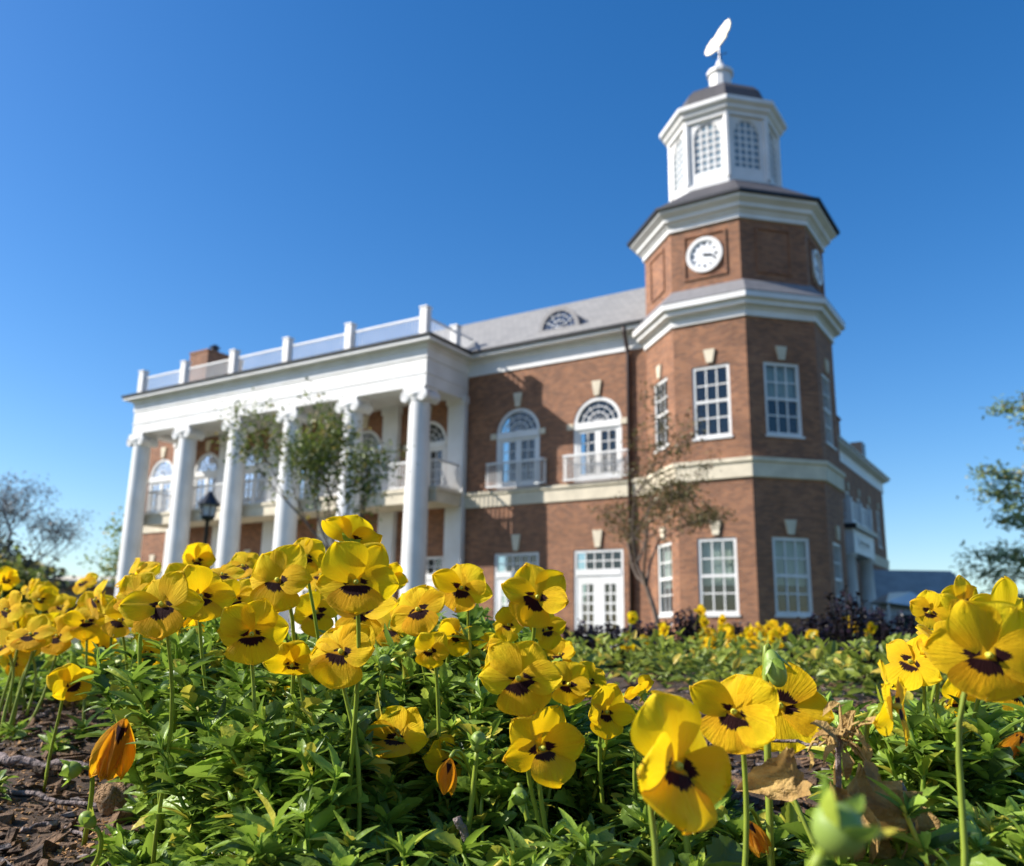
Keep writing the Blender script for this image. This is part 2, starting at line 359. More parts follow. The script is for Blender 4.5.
def arched_door(fr, a, z0, z1, hw=.97, glass='glass', cur=0):
    a0, a1 = a-hw, a+hw; zs = z1-hw; mb = MB(); N = 18; wd = .13
    def arcband(r0, r1, k0, k1, m_):
        for k in range(N):
            t0, t1 = math.pi*k/N, math.pi*(k+1)/N
            q = [(a-r*math.cos(t), zs+r*math.sin(t)) for r, t in ((r0, t0), (r0, t1), (r1, t1), (r1, t0))]
            m_.add([fr(x, kk, z) for kk in (k0, k1) for x, z in q], [(0, 1, 2, 3), (4, 5, 6, 7), (0, 1, 5, 4), (2, 3, 7, 6)])
    arcband(hw-wd, hw, -.14, -.02, mb)
    mb.box(a0, a0+wd, -.14, -.02, z0, zs, fr).box(a1-wd, a1, -.14, -.02, z0, zs, fr).box(a0+wd*.3, a1-wd*.3, -.13, .02, zs-.2, zs+.06, fr)
    win = mb.build('arched_window', M_['white'], BL)
    mu = MB(); 
    for k in range(1, 6):
        t = math.pi*k/6; mu.tube([fr(a, -.09, zs+.05), fr(a-(hw-wd)*math.cos(t), -.09, zs+(hw-wd)*math.sin(t))], .018, 4)
    arcband(.40, .435, -.105, -.07, mu); arcband(.62, .65, -.105, -.07, mu)
    mu.build('fanlight_bar', M_['white'], win)
    for s_ in (0, 1):
        x0 = a0+wd if s_ == 0 else a+.003; x1 = a-.003 if s_ == 0 else a1-wd
        lf = MB(); st = .12
        lf.box(x0, x0+st, -.12, -.05, z0, zs-.2, fr).box(x1-st, x1, -.12, -.05, z0, zs-.2, fr).box(x0+st, x1-st, -.12, -.05, zs-.32, zs-.2, fr).box(x0+st, x1-st, -.12, -.05, z0, z0+.28, fr)
        xm = (x0+x1)/2; lf.box(xm-.018, xm+.018, -.11, -.06, z0+.28, zs-.32, fr)
        for k in range(1, 4):
            z = z0+.28+(zs-.6-z0)*k/4; lf.box(x0+st, x1-st, -.108, -.062, z-.016, z+.016, fr)
        lf.build('door_leaf', M_['white'], win)
    p = MB(); pts = [(a0+.05, z0+.05), (a1-.05, z0+.05)]+[(a+(hw-.05)*math.cos(math.pi*k/N), zs+(hw-.05)*math.sin(math.pi*k/N)) for k in range(N+1)]
    p.add([fr(x, -.1, z) for x, z in pts], [tuple(range(len(pts)))]); p.build('pane', M_[glass], win)
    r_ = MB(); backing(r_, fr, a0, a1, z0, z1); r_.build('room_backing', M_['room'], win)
    if cur: curtains(fr, a0+.02, a1-.02, z0, z0+(z1-z0)*cur, win)
    keystone(fr, a, z1+.05, z1+.6)
    im = MB()
    for s_ in (-1, 1): im.box(a+s_*(hw+.13)-.13, a+s_*(hw+.13)+.13, -.02, .05, zs-.17, zs+.05, fr)
    im.build('impost_block', M_['stone'], BL)
def transom_door(fr, a, z0, z1, hw=.97):
    a0, a1 = a-hw, a+hw; zt = 2.32; mb = MB(); wd = .1
    mb.box(a0, a0+wd, -.14, -.03, z0, z1, fr).box(a1-wd, a1, -.14, -.03, z0, z1, fr).box(a0+wd, a1-wd, -.14, -.03, z1-wd, z1, fr).box(a0+wd, a1-wd, -.14, -.01, zt-.12, zt+.1, fr)
    win = mb.build('french_door', M_['white'], BL)
    mu = MB(); x0, x1 = a0+wd, a1-wd
    for k in range(1, 5): x = x0+(x1-x0)*k/5; mu.box(x-.02, x+.02, -.11, -.065, zt+.1, z1-wd, fr)
    zz = (zt+.1+z1-wd)/2; mu.box(x0, x1, -.108, -.067, zz-.02, zz+.02, fr); mu.build('transom_bar', M_['white'], win)
    for s_ in (0, 1):
        p0 = x0 if s_ == 0 else a+.003; p1 = a-.003 if s_ == 0 else x1; st = .22
        lf = MB(); lf.box(p0, p0+st, -.12, -.05, z0, zt-.12, fr).box(p1-st, p1, -.12, -.05, z0, zt-.12, fr).box(p0+st, p1-st, -.12, -.05, zt-.42, zt-.12, fr).box(p0+st, p1-st, -.12, -.05, z0, z0+.35, fr)
        xm = (p0+p1)/2; lf.box(xm-.03, xm+.03, -.11, -.06, z0+.35, zt-.42, fr)
        for k in range(1, 5):
            z = z0+.35+(zt-.77-z0)*k/5; lf.box(p0+st, p1-st, -.108, -.062, z-.03, z+.03, fr)
        lf.build('door_leaf', M_['white'], win)
    p = MB(); p.add([fr(x, -.1, z) for x, z in ((a0+.04, z0+.04), (a1-.04, z0+.04), (a1-.04, z1-.04), (a0+.04, z1-.04))], [(0, 1, 2, 3)]); p.build('pane', M_['glass'], win)
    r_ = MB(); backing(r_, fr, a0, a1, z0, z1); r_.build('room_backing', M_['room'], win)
    keystone(fr, a, z1+.08, z1+.68)
def railing(name, pts, z0, z1, par, step=.13, post=0):
    """pts: path in building u,v; balusters, top and bottom rail"""
    mb = MB()
    for (x0, y0), (x1, y1) in zip(pts[:-1], pts[1:]):
        d = Vector((x1-x0, y1-y0)); L = d.length; fr = frame((x0, y0), d)
        mb.box(0, L, -.035, .035, z1-.07, z1, fr).box(0, L, -.025-post*.2, .025+post*.2, z0+.06-post*.3, z0+.12+post, fr)
        n = max(2, int(L/step))
        for k in range(n+1): x = L*k/n; mb.box(max(0, x-.014), min(L, x+.014), -.014, .014, z0+.12, z1-.07, fr)
    return mb.build(name, M_['white'], par)

# main facade
UW = [-6.16, -9.55, -13.9, -17.3, -20.7, -24.05, -27.45, -30.9]
WL = -32.6
holes = [(a-.97, a+.97, 5.55, 8.66, True) for a in UW] + [(a-.97, a+.97, -.1, 3.1, False) for a in UW]
mb = MB(); wall(mb, FAC, WL, -3.9, B0, 10.25, holes)
mb.add([(WL, 1.85, B0), (WL, 11, B0), (WL, 11, 11), (WL, 6.2, 14.4), (WL, 1.85, 11)], [(0, 1, 2, 3, 4)])
mb.build('wall', M_['brick'], BL)
for i, a in enumerate(UW):
    arched_door(FAC, a, 5.55, 8.66, glass='glass' if i < 3 else 'glass_sky')
    transom_door(FAC, a, -.1, 3.1)
for a in UW[:2]:
    r_ = railing('balconette', [(a-1.27, 1.85-.03), (a-1.27, 1.62), (a+1.27, 1.62), (a+1.27, 1.82)], 5.53, 6.55, BL)
# belt course
def strip(name, fr, a0, a1, prof, m_, par=None, close=True):
    mb = MB(); P = [fr(a, k, z) for a in (a0, a1) for k, z in prof]; n = len(prof)
    fs = [(i, i+1, n+i+1, n+i) for i in range(n-1)]
    fs += [tuple(range(n)), tuple(range(n, 2*n))]
    mb.add(P, fs); return mb.build(name, m_, par or BL)
strip('belt_course', FAC, -11.95, -4.0, [(-.02, 4.9), (.06, 4.9), (.06, 5.34), (.12, 5.38), (.12, 5.5), (-.02, 5.5)], M_['stone'])
strip('belt_course', FAC, WL, -29.9, [(-.02, 4.9), (.06, 4.9), (.06, 5.34), (.12, 5.38), (.12, 5.5), (-.02, 5.5)], M_['stone'])
strip('cornice', FAC, -11.95, -3.9, [(-.02, 10.22), (.05, 10.22), (.05, 10.36), (.02, 10.38), (.02, 10.72), (.07, 10.76), (.07, 10.88), (.44, 10.89), (.44, 11.0), (-.02, 11.0)], M_['white'])
strip('cornice', FAC, WL-.1, -29.95, [(-.02, 10.22), (.05, 10.22), (.02, 10.78), (.44, 10.9), (.44, 11.0), (-.02, 11.0)], M_['white'])
strip('gutter', FAC, -11.5, -3.9, [(.40, 11.003), (.52, 11.003), (.54, 11.12), (.40, 11.12)], M_['dark'])
# main roof
mb = MB(); rt_ = [(WL-.15, 1.35, 11.06), (-2.8, 1.35, 11.06), (-2.8, 6.1, 14.42), (WL-.15, 6.1, 14.42), (WL-.15, 10.9, 11.06), (-2.8, 10.9, 11.06)]
mb.add(rt_, [(0, 1, 2, 3), (3, 2, 5, 4)]); roof = mb.build('roof', M_['slate'], BL)
mb = MB(); mb.box(WL, -2.8, 1.9, 10.8, 10.95, 11.05); mb.build('attic_floor', M_['slate'], BL)
# dormer: half round eyebrow window on the roof
dz, dv, du = 11.78, 2.38, -8.05; dr = .86
mb = MB(); N = 16; dy = 1.45
P = []
for (r, v) in ((dr, dv-.02), (dr, dv+dy), ):
    P += [(du-r*1.0*math.cos(math.pi*k/N), v, dz+r*.98*math.sin(math.pi*k/N)) for k in range(N+1)]
mb.add(P, [(k, k+1, N+2+k, N+1+k) for k in range(N)])
dm = mb.build('dormer', M_['dark'], BL)
mb = MB()
for k in range(N):
    q = [(du-r*math.cos(t), dz+r*math.sin(t)) for r, t in ((dr-.14, math.pi*k/N), (dr-.14, math.pi*(k+1)/N), (dr+.04, math.pi*(k+1)/N), (dr+.04, math.pi*k/N))]
    mb.add([(x, v, z) for v in (dv-.08, dv+.02) for x, z in q], [(0, 1, 2, 3), (4, 5, 6, 7), (0, 1, 5, 4), (2, 3, 7, 6)])
mb.box(du-dr-.1, du+dr+.1, dv-.1, dv+.02, dz-.12, dz+.02)
mb.build('dormer_frame', M_['lead'], dm)
mb = MB(); pts = [(du+(dr-.1)*math.cos(math.pi*k/N), dv-.0, dz+(dr-.1)*math.sin(math.pi*k/N)) for k in range(N+1)]; mb.add(pts, [tuple(range(N+1))]); mb.build('pane', mat('dormer_glass', (.05, .08, .15), .15), dm)
mb = MB()
for k in range(1, 6):
    t = math.pi*k/6; mb.tube([(du, dv-.03, dz), (du+(dr-.1)*math.cos(t), dv-.03, dz+(dr-.1)*math.sin(t))], .02, 4)
for rr in (.35, .56): mb.tube([(du+rr*math.cos(math.pi*k/N), dv-.03, dz+rr*math.sin(math.pi*k/N)) for k in range(N+1)], .018, 4)
mb.build('fanlight_bar', M_['white'], dm)
# downpipe with hopper
mb = MB(); mb.tube([(-4.86, 1.40, 11.0), (-4.86, 1.46, 10.8), (-4.86, 1.72, 10.2), (-4.86, 1.75, 10.0), (-4.86, 1.75, B0)], .075, 8)
mb.build('downpipe', M_['pipe'], BL, smooth=True)

# ---- side wing behind the tower
SW = frame((-2.75, 5.6), (0, 1)); LW = 32.6
SWH = [(a-.6, a+.6, z0, z1, False) for a in (2.6, 5.2, 7.8, 10.4, 18.5, 21.5, 24.5, 27.5, 30.5) for z0, z1 in ((.8, 3.1), (6.2, 8.6))] + [(12.3, 14.3, B0+.15, 3.0, False), (12.6, 14.0, 5.6, 8.4, True)]
mb = MB(); wall(mb, SW, 0, LW, B0, 10.25, SWH); p0 = SW(LW, 0, 0)
mb.add([(-2.75, 5.6+LW, B0), (-14, 5.6+LW, B0), (-14, 5.6+LW, 10.25), (-2.75, 5.6+LW, 10.25)], [(0, 1, 2, 3)]); mb.build('wall', M_['brick'], BL)
for h in SWH[:-2]: sash_window(SW, *h[:4], ks=True, cur=0)
arched_door(SW, 13.3, 5.6, 8.4, hw=.7)
mb = MB(); mb.box(12.3, 14.3, -.1, -.04, B0+.15, 3, SW); mb.build('entrance_door', M_['white'], BL)
strip('belt_course', SW, 0, LW, [(-.02, 4.9), (.06, 4.9), (.12, 5.5), (-.02, 5.5)], M_['stone'])
strip('cornice', SW, -.2, LW+.3, [(-.02, 10.1), (.05, 10.1), (.03, 10.75), (.44, 10.9), (.44, 11.0), (-.02, 11.0)], M_['white'])
strip('gutter', SW, -.2, LW+.4, [(.40, 11.003), (.52, 11.003), (.54, 11.12), (.40, 11.12)], M_['dark'])
mb = MB(); y1 = 5.6+LW; mb.add([(-2.3, 6.5, 11.06), (-2.3, y1+.4, 11.06), (-8, y1-5, 14.1), (-8, 6.5, 14.1), (-13.7, 6.5, 11.06), (-13.7, y1+.4, 11.06)], [(0, 1, 2, 3), (3, 2, 5, 4), (1, 5, 2)]); mb.build('roof', M_['slate'], BL)
ch = MB(); ch.box(-3.9, -3.0, 26.0, 27.4, 11.2, 13.1).box(-3.98, -2.92, 25.92, 27.48, 12.9, 13.05); ch.build('chimney', M_['brick'], BL)
ch = MB(); ch.box(-3.2, -2.5, 31.0, 32.0, 11.1, 12.3); ch.build('roof_vent', M_['dark'], BL)
# side entrance porch with its balcony and name board
q0, q1, uf = 11.0, 15.7, 2.25        # along SW, depth
mb = MB(); mb.box(q0, q1, .02, uf, 4.1, 5.2, SW); pe = mb.build('porch_entablature', M_['white'], BL)
mb = MB(); mb.box(q0-.15, q1+.15, .02, uf+.18, 5.203, 5.42, SW); mb.build('porch_gutter', M_['dark'], BL)
mb = MB(); mb.box(q0+.9, q1-.9, uf+.003, uf+.03, 4.45, 4.85, SW)
sg = mb.build('name_board', M_['white'], BL)
mb = MB()
x = q0+1.15
for wd_ in (.1, .2, .16, .22, .12, .2, .18, .08, .22, .16):       # letter strokes, unreadable at this size
    mb.box(x, x+wd_*.35, uf+.032, uf+.045, 4.54, 4.76, SW); mb.box(x+wd_*.35, x+wd_, uf+.032, uf+.045, 4.62, 4.68, SW); x += wd_+.07
mb.build('lettering', M_['black'], sg)
for a in (q0+.35, q1-.35):
    mb = MB(); c = SW(a, uf-.38, 0); mb.ring(c, [(.42, B0), (.42, B0+.2), (.36, B0+.25), (.35, 2), (.31, 3.9), (.4, 3.95), (.42, 4.1)], 16, 0, False); mb.build('porch_column', M_['white'], BL, smooth=True)
for a in (q0+.1, q1-.1, (q0+q1)/2):
    mb = MB(); mb.box(a-.12, a+.12, uf-.25, uf-.01, 5.42, 6.65, SW); mb.build('balcony_post', M_['white'], BL)
P_ = [SW(q0+.1, .02, 0)[:2], SW(q0+.1, uf-.13, 0)[:2], SW(q1-.1, uf-.13, 0)[:2], SW(q1-.1, .02, 0)[:2]]
railing('railing', P_, 5.42, 6.55, BL, .075, .12)

# ---- octagonal tower
OCT = [(2.92, B0), (2.92, 10.1)]
TWH = {'A': (FA, [(.63, 1.83)]), 'B': (FB, [(.6, 1.84)]), 'C': (FC, [(.55, 1.79)]), 'D': (FD, [(.6, 1.84)])}
mb = MB()
for k, (fr, ws) in TWH.items():
    hs_ = [(a, b_, z0, z1, False) for a, b_ in ws for z0, z1 in ((.8, 3.1), (6.24, 8.6))]
    wall(mb, fr, 0, 2.42, B0, 10.1, hs_)
S_ = 2.4183
pts = []
for k in range(8):
    a = -math.pi/2-math.pi/8+k*math.pi/4; pts.append((CT[0]+2.92/math.cos(math.pi/8)*math.cos(a), CT[1]+2.92/math.cos(math.pi/8)*math.sin(a)))
for k in (3, 4, 5, 6):
    a, b_ = pts[k], pts[(k+1) % 8]; mb.add([(a[0], a[1], B0), (b_[0], b_[1], B0), (b_[0], b_[1], 10.1), (a[0], a[1], 10.1)], [(0, 1, 2, 3)])
mb.build('tower_wall', M_['brick'], BL)
for k, (fr, ws) in TWH.items():
    for a, b_ in ws:
        sash_window(fr, a, b_, .8, 3.1, cur=.62 if k != 'D' else 0); sash_window(fr, a, b_, 6.24, 8.6, cur=.45 if k in 'C' else 0)
# recessed jack arches read as brick; plinth, belt, cornices as rings
mb = MB(); mb.ring(CT, [(2.90, 4.88), (3.0, 4.9), (3.0, 5.34), (3.06, 5.38), (3.06, 5.5), (2.90, 5.5)]); mb.build('belt_course', M_['stone'], BL)
mb = MB(); mb.ring(CT, [(2.90, 10.05), (2.99, 10.06), (2.99, 10.26), (3.05, 10.3), (3.05, 10.33), (3.22, 10.38), (3.22, 10.5), (3.24, 10.52), (3.36, 10.56), (3.36, 10.74), (2.8, 10.76)]); mb.build('cornice', M_['white'], BL)
mb = MB(); mb.ring(CT, [(3.36, 10.745), (3.37, 10.78), (2.93, 11.3), (2.86, 11.3)]); mb.build('skirt_roof', M_['lead'], BL)
mb = MB(); C2 = (CT[0]-.05, CT[1]); mb.ring(C2, [(2.86, 11.2), (2.86, 13.5)]); mb.build('clock_stage_wall', M_['brick'], BL)
mb = MB(); mb.ring(C2, [(2.84, 13.45), (2.94, 13.46), (2.94, 13.62), (3.0, 13.66), (3.0, 13.7), (3.14, 13.78), (3.14, 13.9), (3.34, 14.02), (3.34, 14.12), (2.6, 14.13)]); mb.build('cornice', M_['white'], BL)
mb = MB(); mb.ring(C2, [(3.34, 14.125), (3.46, 14.13), (3.46, 14.22), (3.3, 14.3)]); mb.build('gutter', M_['dark'], BL)
mb = MB(); mb.ring(C2, [(3.40, 14.23), (1.75, 15.5)]); mb.build('tower_roof', M_['metal_roof'], BL)
# square brick panels and clocks on the clock stage
s2 = 2.86*math.tan(math.pi/8)
for k in range(8):
    th = -math.pi/2+k*math.pi/4           # outward normal angle
    n = Vector((math.cos(th), math.sin(th))); d = Vector((-n.y, n.x)); o = Vector(C2)+n*2.86-d*s2
    fr = frame((o.x, o.y), d); mb = MB(); cx_, z0, z1, hw = s2, 11.62, 13.2, .74
    if k % 2: hw = .62
    t_ = .07
    for (a0, a1, c0, c1) in ((cx_-hw, cx_+hw, z0, z0+t_), (cx_-hw, cx_+hw, z1-t_, z1), (cx_-hw, cx_-hw+t_, z0+t_, z1-t_), (cx_+hw-t_, cx_+hw, z0+t_, z1-t_)):
        mb.box(a0, a1, .002, .05, c0, c1, fr)
    mb.build('brick_panel', M_['brick'], BL)
    if k % 2 == 0 and k != 4:
        mb = MB(); zc = 12.42; N = 32
        def disc(m_, r0, r1, k0, k1):
            for i in range(N):
                t0, t1 = 2*math.pi*i/N, 2*math.pi*(i+1)/N
                q = [(cx_+r*math.cos(t), zc+r*math.sin(t)) for r, t in ((r0, t0), (r0, t1), (r1, t1), (r1, t0))]
                m_.add([fr(x, kk, z) for kk in (k0, k1) for x, z in q], [(4, 5, 6, 7), (0, 1, 5, 4), (2, 3, 7, 6)])
        disc(mb, .49, .62, .003, .09); ck = mb.build('clock', M_['white'], BL)
        f_ = MB(); f_.add([fr(cx_+.49*math.cos(2*math.pi*i/N), .03, zc+.49*math.sin(2*math.pi*i/N)) for i in range(N)], [tuple(range(N))]); f_.build('clock_face', M_['face'], ck)
        for h in range(12):
            nm = MB()
            t = math.pi/2-h*math.pi/6
            for r0 in (.36,):
                ca, sa = math.cos(t), math.sin(t); w2 = .028 if h % 3 else .045
                q = [(cx_+r*ca-s_*w2*sa, zc+r*sa+s_*w2*ca) for r, s_ in ((.34, -1), (.34, 1), (.44, 1), (.44, -1))]
                nm.add([fr(x, .04, z) for x, z in q], [(0, 1, 2, 3)])
            nm.build('hour_mark', M_['black'], ck)
        hd = MB()
        for ang, ln, w2 in ((-6, .26, .045), (-16, .42, .032)):
            t = R(ang); ca, sa = math.cos(t), math.sin(t)
            q = [(cx_+r*ca-s_*w2*sa, zc+r*sa+s_*w2*ca) for r, s_ in ((-.06, -1), (-.06, 1), (ln, .4), (ln, -.4))]
            hd.add([fr(x, .045+w2*.5, z) for x, z in q], [(0, 1, 2, 3)])
        hd.build('clock_hand', M_['black'], ck)
# cupola
C3 = (CT[0]-.2, CT[1]-.03); ap = 1.78
cu = MB(); s3 = ap*math.tan(math.pi/8)
for k in range(8):
    th = -math.pi/2+k*math.pi/4; n = Vector((math.cos(th), math.sin(th))); d = Vector((-n.y, n.x)); o = Vector(C3)+n*ap-d*s3
    fr = frame((o.x, o.y), d); wall(cu, fr, 0, 2*s3, 15.3, 18.1, [(s3-.48, s3+.48, 16.0, 17.93, True)], .12)
cup = cu.build('cupola', M_['white'], BL)
for k in range(8):
    th = -math.pi/2+k*math.pi/4; n = Vector((math.cos(th), math.sin(th))); d = Vector((-n.y, n.x)); o = Vector(C3)+n*ap-d*s3
    fr = frame((o.x, o.y), d); mu = MB(); a = s3
    for x in (a-.48+.96/4*i for i in (1, 2, 3)): mu.box(x-.03, x+.03, -.09, -.05, 16.0, 17.85, fr)
    for i in range(1, 7): z = 16.0+.265*i; mu.box(a-.48, a+.48, -.088, -.052, z-.03, z+.03, fr)
    mu.box(a-.48, a+.48, -.10, -.04, 16.0, 16.07, fr)
    for i in range(12):
        t0, t1 = math.pi*i/12, math.pi*(i+1)/12
        q = [(a-r*math.cos(t), 17.45+r*math.sin(t)) for r, t in ((.42, t0), (.42, t1), (.49, t1), (.49, t0))]
        mu.add([fr(x, kk, z) for kk in (-.1, -.03) for x, z in q], [(4, 5, 6, 7), (0, 1, 5, 4), (2, 3, 7, 6)])
    mu.build('cupola_window', M_['white'], cup)
    gp = MB(); gp.add([fr(a-.5, -.075, 15.98), fr(a+.5, -.075, 15.98), fr(a+.5, -.075, 17.95), fr(a-.5, -.075, 17.95)], [(0, 1, 2, 3)]); gp.build('pane', M_.setdefault('cup_glass', mat('cupola_glass', (.20, .26, .29), .12, spec=.9)), cup)
mb = MB(); mb.ring(C3, [(ap+.04, 15.3), (ap+.06, 15.6), (ap+.003, 15.62)]); mb.build('plinth', M_['white'], cup)
mb = MB()
for k in range(8):
    th = -math.pi/2+math.pi/8+k*math.pi/4; c = Vector(C3)+Vector((math.cos(th), math.sin(th)))*(ap/math.cos(math.pi/8)-.02); mb.ring(c, [(.12, 15.62), (.12, 18.05)], 8, 0, False)
mb.build('corner_pilaster', M_['white'], cup)
mb = MB(); mb.ring(C3, [(ap-.02, 17.98), (ap+.1, 18.0), (ap+.1, 18.12), (ap+.22, 18.22), (ap+.22, 18.32), (ap+.36, 18.42), (ap+.36, 18.58), (ap-.1, 18.62)]); mb.build('cupola_cornice', M_['white'], cup)
mb = MB(); mb.ring(C3, [(1.78, 18.6), (1.72, 18.95), (1.6, 19.3), (1.38, 19.58), (1.05, 19.78), (.6, 19.9), (.35, 19.95)]); mb.build('dome', M_['metal_roof'], cup)
mb = MB(); mb.ring(C3, [(.42, 19.85), (.42, 20.8), (.5, 20.84), (.5, 20.98), (.35, 21.05), (.16, 21.3), (.1, 21.5), (.02, 21.55)], 12, 0, False); mb.build('finial_drum', M_['white'], cup)
mb = MB(); mb.tube([(C3[0], C3[1], 21.5), (C3[0], C3[1], 22.1)], .03, 6); mb.tube([(C3[0]-.3, C3[1], 21.75), (C3[0]+.3, C3[1], 21.75)], .018, 5); mb.tube([(C3[0], C3[1]-.3, 21.75), (C3[0], C3[1]+.3, 21.75)], .018, 5)
mb.build('vane_rod', M_['black'], cup)
vp = [(-.45, -.3), (-.5, -.05), (-.42, .2), (-.24, .38), (-.12, .36), (.05, .58), (.3, .7), (.42, .62), (.44, .3), (.40, .02), (.25, -.16), (.30, -.26), (.1, -.38), (-.1, -.55), (-.3, -.45)]
mb = MB(); nV = len(vp); dv_ = Vector((.85, .5)).normalized()
mb.add([(C3[0]+x*1.4+oo*.6, C3[1]-x*.95+oo*.8, 22.42+z*.66) for oo in (-.03, .03) for x, z in vp], [tuple(range(nV)), tuple(range(nV, 2*nV))]+[(i, (i+1) % nV, nV+(i+1) % nV, nV+i) for i in range(nV)])
mb.build('weather_vane', M_['gold'], cup)

# ---- columned porch (portico)
pl, prr = -29.65, -11.95
mb = MB()
mb.box(pl, prr, -.9, -.15, 9.25, 10.32); mb.box(prr-.75, prr, -.15, 1.85, 9.25, 10.32); mb.box(pl, pl+.75, -.15, 1.85, 9.25, 10.32)
mb.box(pl-.03, prr+.03, -.93, -.85, 9.72, 9.78).box(prr-.03, prr+.03, -.85, 1.82, 9.72, 9.78)
mb.build('entablature', M_['white'], BL)
mb = MB(); N_ = [(0, 10.3), (.04, 10.34), (.04, 10.7), (.09, 10.74), (.09, 10.84), (.12, 10.88), (.42, 10.89), (.42, 11.0)]
def mitred(mb, prof, m_=0):
    rows = [[(pl-k, 1.8, z), (pl-k, -.9-k, z), (prr+k, -.9-k, z), (prr+k, 1.84, z)] for k, z in prof]
    P = [p for r in rows for p in r]; mb.add(P, [(j*4+i, j*4+i+1, (j+1)*4+i+1, (j+1)*4+i) for j in range(len(prof)-1) for i in range(3)])
mitred(mb, N_); mb.build('porch_cornice', M_['white'], BL)
mb = MB(); mitred(mb, [(.38, 11.003), (.47, 11.01), (.49, 11.12), (.3, 11.14)]); mb.build('gutter', M_['dark'], BL)
mb = MB(); mb.box(pl-.35, prr+.35, -1.25, 1.7, 11.02, 11.12); mb.build('porch_roof', M_['lead'], BL)
mb = MB(); mb.box(pl+.76, prr-.76, -.14, 1.84, 9.42, 9.5); mb.build('porch_ceiling', M_['white'], BL)
CU = [-12.5-3.37*i for i in range(6)]; vc = -.5
for u_ in CU:
    mb = MB(); prof = [(.62, B0), (.62, B0+.12), (.58, B0+.14), (.6, B0+.24), (.5, B0+.3), (.53, B0+.4), (.47, B0+.46)]
    for k in range(11):
        f = k/10; prof.append((.47-.075*f**1.7, B0+.46+(8.72-B0-.46)*f))
    mb.ring((u_, vc), prof, 28, 0, False); colm = mb.build('column', M_['white'], BL, smooth=True)
    cb = MB(); cb.ring((u_, vc), [(.395, 8.70), (.43, 8.74), (.43, 8.8), (.5, 8.95), (.5, 9.0)], 24, 0, False)
    cb.box(u_-.5, u_+.5, vc-.42, vc+.42, 9.1, 9.247)
    for s_ in (-1, 1):      # volutes: scrolls running front to back, pinched in the middle
        prv = [(.0, -.44), (.06, -.445), (.06, -.425), (.10, -.425), (.10, -.44), (.16, -.44), (.16, -.425), (.215, -.425), (.215, -.44), (.235, -.43), (.22, -.2), (.17, 0), (.22, .2), (.235, .43), (.0, .44)]
        N = 20; P = [(u_+s_*.40+r*math.cos(2*math.pi*i/N), vc+y, 8.90+r*math.sin(2*math.pi*i/N)) for r, y in prv for i in range(N)]
        cb.add(P, [(j*N+i, j*N+(i+1) % N, (j+1)*N+(i+1) % N, (j+1)*N+i) for j in range(len(prv)-1) for i in range(N)])
    cb.box(u_-.40, u_+.40, vc-.42, vc+.42, 9.0, 9.1)
    cb.build('capital', M_['white'], colm)
# pilasters on the wall behind
for u_ in [-12.33-3.4*i for i in range(6)]:
    mb = MB(); mb.box(u_-.40, u_+.40, 1.60, 1.86, B0, 9.1).box(u_-.46, u_+.46, 1.54, 1.86, 9.1, 9.42).box(u_-.46, u_+.46, 1.54, 1.86, B0, B0+.35); mb.build('pilaster', M_['white'], BL)
# balcony and its rails
mb = MB(); mb.box(pl+.3, prr, -.03, 1.56, 4.95, 5.5).box(pl+.24, prr+.06, -.09, 1.56, 5.38, 5.503); mb.build('balcony', M_['stone'], BL)
railing('balcony_railing', [(prr-.08, 1.5), (prr-.08, .05), (pl+.4, .05), (pl+.4, 1.5)], 5.5, 6.6, BL)
# porch floor
mb = MB(); mb.box(pl-.3, prr+.3, -1.3, 1.84, B0-.02, B0+.05); mb.build('porch_floor', M_['stone'], BL)
# roof balustrade
CP = [-12.4, -16.3, -19.9, -23.3, -26.7, -29.85]
for u_ in CP:
    mb = MB(); x = u_; mb.box(x-.16, x+.16, -.66, -.34, 11.125, 12.5).box(x-.19, x+.19, -.69, -.31, 12.5, 12.56); mb.build('balustrade_post', M_['white'], BL)
for v_ in (1.5,):
    mb = MB(); mb.box(-12.56, -12.24, v_-.16, v_+.16, 11.125, 12.35).box(-12.59, -12.21, v_-.19, v_+.19, 12.35, 12.41); mb.build('balustrade_post', M_['white'], BL)
cu_ = CP
for a, b_ in zip(cu_[:-1], cu_[1:]):
    railing('roof_balustrade', [(b_+.16, -.5), (a-.16, -.5)], 11.2, 12.2, BL, .14, .1)
railing('roof_balustrade', [(-12.4, -.34), (-12.4, 1.34)], 11.2, 12.2, BL, .14, .1); railing('roof_balustrade', [(-12.4, 1.66), (-12.4, 2.7)], 11.2, 12.2, BL, .14, .1)
# chimney on the left
mb = MB(); mb.box(-31.4, -29.95, 3.2, 5.6, 12.2, 14.7).box(-31.43, -29.92, 3.17, 5.63, 14.7, 14.82); cm = mb.build('chimney', M_['brick'], BL)
mb = MB(); mb.ring((-30.3, 3.9), [(.2, 14.85), (.2, 15.1), (.3, 15.12), (.05, 15.3)], 10, 0, False); mb.build('chimney_pot', M_['dark'], cm)

